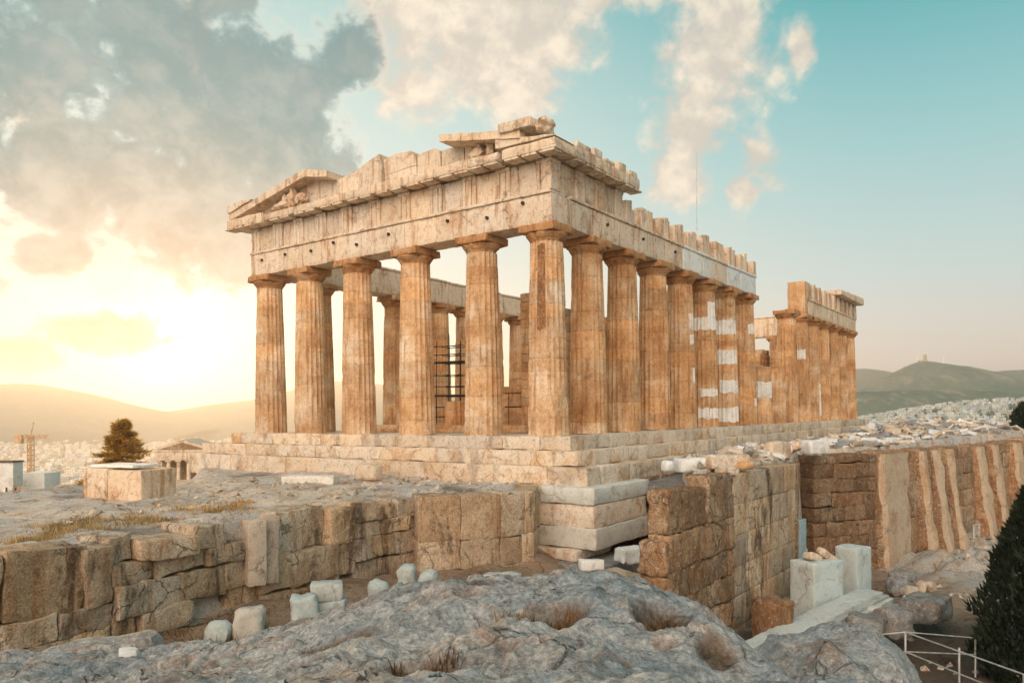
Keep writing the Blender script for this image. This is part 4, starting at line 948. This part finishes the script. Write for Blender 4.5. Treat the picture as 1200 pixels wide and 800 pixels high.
def cp(name, segs, r):
    mb = MB()
    for a_, b_ in segs: tube(mb, a_, b_, r, 4)
    mb.build(name, M['honey'], cr)
cp('mast', [((x, y, 0), (x, y, 42)) for x in (-.8, .8) for y in (-.8, .8)] + [((-.8 * (-1) ** k, -.8, k * 2.0), (.8 * (-1) ** k, -.8, k * 2 + 2)) for k in range(21)] + [((-.8, -.8, k * 2), (.8, .8, k * 2)) for k in range(21)], .22)
cp('jib', [((-5.5, 0, 40.5), (7, 0, 40.5)), ((-5.5, 0, 42), (7, 0, 42)), ((0, 0, 42), (1.2, 0, 47))] + [((-5.5 + k, 0, 40.5), (-4.5 + k, 0, 42)) for k in range(12)], .2)
mb = MB(); box(mb, -5.8, -3.2, -.8, .8, 38.6, 41.8); mb.build('counterweight', M['honey'], cr)

# ------------------------------------------------------------------ city
def mat_house(name, c):
    m, g, b = material(name)
    geo = g.new('ShaderNodeNewGeometry'); oi = g.new('ShaderNodeObjectInfo')
    br = g.new('ShaderNodeTexBrick'); br.offset = 0; br.inputs['Scale'].default_value = 1; br.inputs['Brick Width'].default_value = 2.4; br.inputs['Row Height'].default_value = 3.0; br.inputs['Mortar Size'].default_value = .62
    sp = g.new('ShaderNodeSeparateXYZ'); tco = g.new('ShaderNodeTexCoord'); g.put(sp.inputs[0], tco.outputs['Object'])
    cb = g.new('ShaderNodeCombineXYZ'); g.put(cb.inputs[0], g.m('ADD', sp.outputs[0], sp.outputs[1])); g.put(cb.inputs[1], sp.outputs[2]); g.put(br.inputs['Vector'], cb.outputs[0])
    sn = g.new('ShaderNodeSeparateXYZ'); g.put(sn.inputs[0], geo.outputs['Normal'])
    wall_ = g.m('LESS_THAN', g.m('ABSOLUTE', sn.outputs[2]), .5)
    at_ = g.new('ShaderNodeAttribute', attribute_name='tint')
    wallc = g.mix(1.0, c, at_.outputs[0], 'MULTIPLY')
    win = g.m('MULTIPLY', g.m('SUBTRACT', 1.0, br.outputs['Fac']), wall_)
    g.put(b.inputs['Base Color'], g.mix(g.m('MULTIPLY', win, .5), wallc, (.10, .10, .11))); b.inputs['Roughness'].default_value = .8
    return m
M['house'] = mat_house('house_render', (.66, .61, .54))
def house_mesh(mb, x, y, z, w, d, h, tint, rz):
    Mx = T(x, y, z) @ Matrix.Rotation(rz, 4, 'Z')
    def bx(a0, a1, b0, b1, c0, c1, tn):
        V = [Mx @ Vector((p, q, r)) for p in (a0, a1) for q in (b0, b1) for r in (c0, c1)]
        mb.add(V, [(0, 1, 3, 2), (4, 6, 7, 5), (0, 4, 5, 1), (2, 3, 7, 6), (0, 2, 6, 4), (1, 5, 7, 3)], tn)
    bx(-w / 2, w / 2, -d / 2, d / 2, -12, h, tint); bx(-w * .15, w * .22, -d * .2, d * .2, h + .02, h + 2.6, tint)
    bx(-w / 2 - .5, w / 2 + .5, -d / 2 - .5, d / 2 + .5, h - .9, h + .01, tuple(k * 1.1 for k in tint))
HM = []
for k in range(14):
    mb = MB(); house_mesh(mb, 0, 0, 0, random.uniform(6, 12), random.uniform(6, 10), random.uniform(4, 8), jit(.9, 1.3, .06), 0)
    mb.t = [tuple(v * q for v, q in zip(t_, (.74, .84, .90) if k % 2 else (1, 1, 1))) for t_ in mb.t]  # right-slope houses: cool cast of the shadowed side put into their tint
    o = mb.build('city_house', M['house'], None, smooth=False); HM.append(o.data); bpy.data.objects.remove(o)
rnd = random.Random(11); SP = []
tries = 0
while len(SP) < 6500 and tries < 60000:
    tries += 1
    if rnd.random() < .6:
        px = rnd.uniform(1000, 1260); Y = rnd.uniform(330, 1120); X = (px - 600) / F * Y
    else:
        px = rnd.uniform(-20, 640); Y = 480 * (8.0 ** rnd.random()); X = (px - 600) / F * Y
    SP.append((Y, X, px))
SP.sort()
zz = landz(np.array([p[1] for p in SP]), np.array([p[0] for p in SP]))
bulk = MB(); nh = 0
for (Y, X, px), z in zip(SP, zz):
    rz = rnd.uniform(0, 6.28)
    if nh < 290 and (px < 330 or px > 1000):
        o = bpy.data.objects.new('city_house', rnd.choice(HM[1::2] if px > 900 else HM[0::2])); col.objects.link(o); o.location = (X, Y, float(z)); o.rotation_euler = (0, 0, rz)
        right = px > 900
        if not right: k = rnd.uniform(1.1, 1.7); o.scale = (k, k, k * 1.2)
        tag(o, 'small pale house in the crowded city slope at right' if right else 'small hazy house in the city plain at left', 'house', 'houses on the city slope at right' if right else 'houses in the city plain at left'); nh += 1
    else: house_mesh(bulk, X, Y, float(z), *((rnd.uniform(6, 12), rnd.uniform(6, 10), rnd.uniform(4, 8)) if px > 900 else (rnd.uniform(9, 22), rnd.uniform(9, 16), rnd.uniform(7, 15))), tuple(v * q for v, q in zip(jit(.85, 1.3, .08), (.74, .84, .90) if px > 900 else (1, 1, 1))), rz)  # bulk houses at right carry the same shade in their tint
o = bulk.build('city', M['house'], None, smooth=False); tag(o, 'mass of pale city buildings fading into the haze', 'city', kind='stuff')
mb = MB()
for k in range(1500):
    px = rnd.uniform(1000, 1260); Y = rnd.uniform(330, 1150); X = (px - 600) / F * Y; z = float(landz(np.array([X]), np.array([Y]))[0]); h = rnd.uniform(3, 9); c = Vector((X, Y, z + h * .4))
    q = [Vector(v) * h * rnd.uniform(.4, .8) for v in ((1, 0, 0), (0, 1, 0), (-1, 0, 0), (0, -1, 0), (0, 0, 1.3), (0, 0, -.6), (.7, .7, .5), (-.7, -.7, .6))]
    mb.add([c + v for v in q], [(0, 6, 4), (6, 1, 4), (1, 2, 4), (2, 7, 4), (7, 3, 4), (3, 0, 4), (1, 0, 5), (2, 1, 5), (3, 2, 5), (0, 3, 5), (0, 1, 6), (2, 3, 7)], jit(.6, 1.3))
tag(mb.build('city_trees', M['hill'], None, 60), 'dark green trees scattered among the houses of the city slope', 'trees', kind='stuff')
# monument and masts on the hill
mo = empty('hill_monument', at(1083, 422, 1750) + Vector((0, 0, -8))); tag(mo, 'small stone monument on the crest of the green hill', 'monument')
mb = MB(); box(mb, -12, 6, -4, 4, 0, 8); mb.build('base', M['plaster'], mo); mb = MB(); box(mb, -1, 5, -2, 2, 8, 21); mb.build('shaft', M['plaster'], mo)
for px, h, lab in [(1075, 26, 'thin radio mast left of the hill monument'), (1106, 24, 'thin radio mast right of the hill monument')]:
    o = empty('radio_mast', at(px, 425, 1750) + Vector((0, 0, -6))); tag(o, lab, 'mast'); mb = MB(); tube(mb, (0, 0, 0), (0, 0, h), .7, 4, .4); mb.build('pole', M['steel'], o)

# ------------------------------------------------------------------ trees and dry grass
def leafmat(name, c, var=.4, trans=.4):
    m, g, b = material(name); at_ = g.new('ShaderNodeAttribute', attribute_name='tint')
    geo = g.new('ShaderNodeNewGeometry'); n = g.noise(geo.outputs['Position'], 2.0, 3)
    cc = g.mix(g.smooth(n, .3, .7), tuple(x * (1 - var) for x in c), tuple(x * (1 + var) for x in c)); cc = g.mix(1.0, cc, at_.outputs[0], 'MULTIPLY')
    g.put(b.inputs['Base Color'], cc); b.inputs['Roughness'].default_value = .7
    tr = g.new('ShaderNodeBsdfTranslucent'); g.put(tr.inputs[0], cc); ms = g.new('ShaderNodeMixShader'); ms.inputs[0].default_value = trans
    g.l.new(b.outputs[0], ms.inputs[1]); g.l.new(tr.outputs[0], ms.inputs[2]); g.l.new(ms.outputs[0], g.n['Material Output'].inputs[0])
    return m
M['cyp'] = leafmat('cypress_leaf', (.034, .047, .026)); M['pine'] = leafmat('backlit_pine_needle', (.52, .30, .05), trans=.75); M['dry'] = leafmat('dry_grass', (.47, .32, .14))  # pine needles tinted orange: the backlight glow is put into their colour
def leaf(mb, p, d, l, w, rnd, tint):
    d = d.normalized(); u = d.orthogonal().normalized(); u.rotate(Matrix.Rotation(rnd.uniform(0, 6.28), 3, d))
    mb.add([p - u * w, p + d * l * .5 - u * w * .3 + u.cross(d) * l * .06, p + d * l, p + u * w], [(0, 1, 2, 3)], tint)
def tree(name, label, base, h, rfun, mat, nleaf, ll, lw, seed, limbs=0, lean=.3, trunk_r=.16):
    rnd = random.Random(seed); r = empty(name, base); tag(r, label, 'tree')
    mb = MB(); tube(mb, (0, 0, -.3), (0, 0, h * .55), trunk_r, 8, trunk_r * .55); tube(mb, (0, 0, h * .55), (.03, .02, h * .95), trunk_r * .55, 6, .02)
    tips = []
    for k in range(limbs):
        z = h * (.12 + .82 * (k / limbs)); a = rnd.uniform(0, 6.28); q = rfun(z / h) * rnd.uniform(.6, 1.2)
        e = Vector((math.cos(a) * q, math.sin(a) * q, z + q * lean * rnd.uniform(.3, 1.2))); tube(mb, (0, 0, z), e, trunk_r * .25, 4, .012); tips.append((Vector((0, 0, z)), e))
    mb.build('trunk', M['bark'], r)
    mb = MB()
    for k in range(nleaf):
        if tips:
            a_, e = tips[rnd.randrange(len(tips))]; f = rnd.uniform(.25, 1.05) ; p = a_.lerp(e, f); w = .12 * h / 5 * (1.3 - f * .75)
            p += Vector((rnd.gauss(0, w), rnd.gauss(0, w), rnd.gauss(0, w * .6))); d = (e - a_).normalized() + Vector((rnd.gauss(0, .5), rnd.gauss(0, .5), rnd.gauss(.15, .4)))
        else:
            z = rnd.random() ** .85; a = rnd.uniform(0, 6.28); cl = noise.noise(Vector((math.cos(a) * 1.5, math.sin(a) * 1.5, z * h * .9 + seed)))
            q = rfun(z) * (1 + .42 * cl + .26 * noise.noise(Vector((math.cos(a) * 4, math.sin(a) * 4, z * h * 2.2)))) * (1 - abs(rnd.gauss(0, .16))); p = Vector((math.cos(a) * q, math.sin(a) * q, z * h))
            d = Vector((math.cos(a) * .5, math.sin(a) * .5, 1.0)) + Vector((rnd.gauss(0, .35), rnd.gauss(0, .35), rnd.gauss(0, .3)))
        leaf(mb, p, d, ll * rnd.uniform(.6, 1.4), lw * rnd.uniform(.6, 1.4), rnd, jit(.6, 1.4, .1))
    mb.build('crown', M[mat], r, smooth=False); return r
tree('cypress_tree', 'dark cypress filling the lower right edge of the picture', (18.0, 26.5, -10.2), 7.6, lambda u: 1.55 * min(1, (1.02 - u) * 1.6) ** .8 * min(1, .5 + u * 3), 'cyp', 15000, .26, .05, 4)
tree('cypress_tree', 'second dark cypress standing behind the large one at the right edge', (20.6, 28.5, -10.4), 8.3, lambda u: 1.5 * min(1, (1.02 - u) * 1.7) ** .8, 'cyp', 9000, .26, .05, 6)
tree('bushy_tree', 'dark bushy tree at the right edge above the buttressed wall', (57.6, 85, -3.5), 4.9, lambda u: 1.6 * math.sin(math.pi * min(1, max(.05, u * .85 + .12))) ** .7 + .12, 'cyp', 6000, .36, .10, 8)
tree('pine_tree', 'triangular pine tree backlit orange behind the marble block', tuple(on(143, 600, 58)), 7.4, lambda u: 4.3 * (1.0 - u) ** 1.05 + .04, 'pine', 15000, .30, .042, 15, limbs=170, lean=-.05)
# dry grass in the cracks
rnd = random.Random(5); mb = MB()
def tuft(x, y, z, n, h, sp):
    for _ in range(n):
        p = Vector((x + rnd.gauss(0, sp), y + rnd.gauss(0, sp), z - .02)); d = Vector((rnd.gauss(0, .35), rnd.gauss(0, .35), 1)); leaf(mb, p, d, h * rnd.uniform(.5, 1.3), .010 + h * .02, rnd, jit(.6, 1.3, .12))
spots = []
for k in range(420):
    u = rnd.random(); px = 20 + 270 * u; Y = 20.6 + 6.5 * u + abs(rnd.gauss(0, .9)) + .4; X = (px - 600) / F * Y
    if noise.noise(Vector((X * .9, Y * .9, 5))) > -.16: spots.append((X, Y))
for k in range(160):
    X = rnd.uniform(-14, 1); Y = rnd.uniform(24, 38)
    if noise.noise(Vector((X * .6, Y * .6, 5))) > .22: spots.append((X, Y))
sx_ = np.array([p[0] for p in spots]); sy_ = np.array([p[1] for p in spots]); sz_ = site(sx_, sy_); ok = poly_sd(TERR, sx_, sy_) > .5
for x, y, z, k in zip(sx_, sy_, sz_, ok):
    if k: tuft(x, y, float(z), 24, rnd.uniform(.07, .22), .22)
tag(mb.build('dry_grass', M['dry'], None, smooth=False), 'golden dry grass along the edge of the rock terrace', 'grass', kind='stuff')
mb = MB(); M['dry2'] = leafmat('brown_grass', (.20, .12, .055))
for px, py, Y, rx, ry, dp in [PITS[4], PITS[5], PITS[0], PITS[2]]:
    p = at(px, py, Y)
    for k in range(44 if dp > .2 and rx > .4 else 10):
        x = p.x + rnd.uniform(-rx, rx) * .7; y = p.y + rnd.uniform(-ry, ry) * .7; z = float(mound(np.array([x]), np.array([y]))[0]); tuft(x, y, z, 30, .16, .07)
for k in range(70):
    x = rnd.uniform(-10, -1.5); y = rnd.uniform(17.5, 27); 
    if poly_sd(TERR, np.array([x]), np.array([y]))[0] > -.6: continue
    z = float(site(np.array([x]), np.array([y]))[0]); tuft(x, y, z, 30, .3, .2)
tag(mb.build('brown_grass', M['dry2'], None, smooth=False), 'brown withered grass in the hollows of the bedrock and the pit', 'grass', kind='stuff')

# ------------------------------------------------------------------ railing, lower right
rl = empty('railing', at(1061, 784, 23)); tag(rl, 'thin white metal railing along the path at lower right', 'railing')
def rp(name, a_, b_, r):
    mb = MB(); tube(mb, a_, b_, r, 6); reparent(mb.build(name, M['steel'], None), rl)
A0 = at(1061, 786, 23); posts = [A0, at(1124, 806, 22.2), at(1200, 850, 17.5), at(1143, 786, 27), at(1000, 790, 24)]
tops = [p + Vector((0, 0, 1.18)) for p in posts]
for p, q in zip(posts, tops): rp('post', p - Vector((0, 0, .3)), q, .03)
for i, j in ((0, 2), (0, 3), (4, 0)):
    for f in (1.0, .5): rp('rail', posts[i].lerp(tops[i], f), posts[j].lerp(tops[j], f), .022)
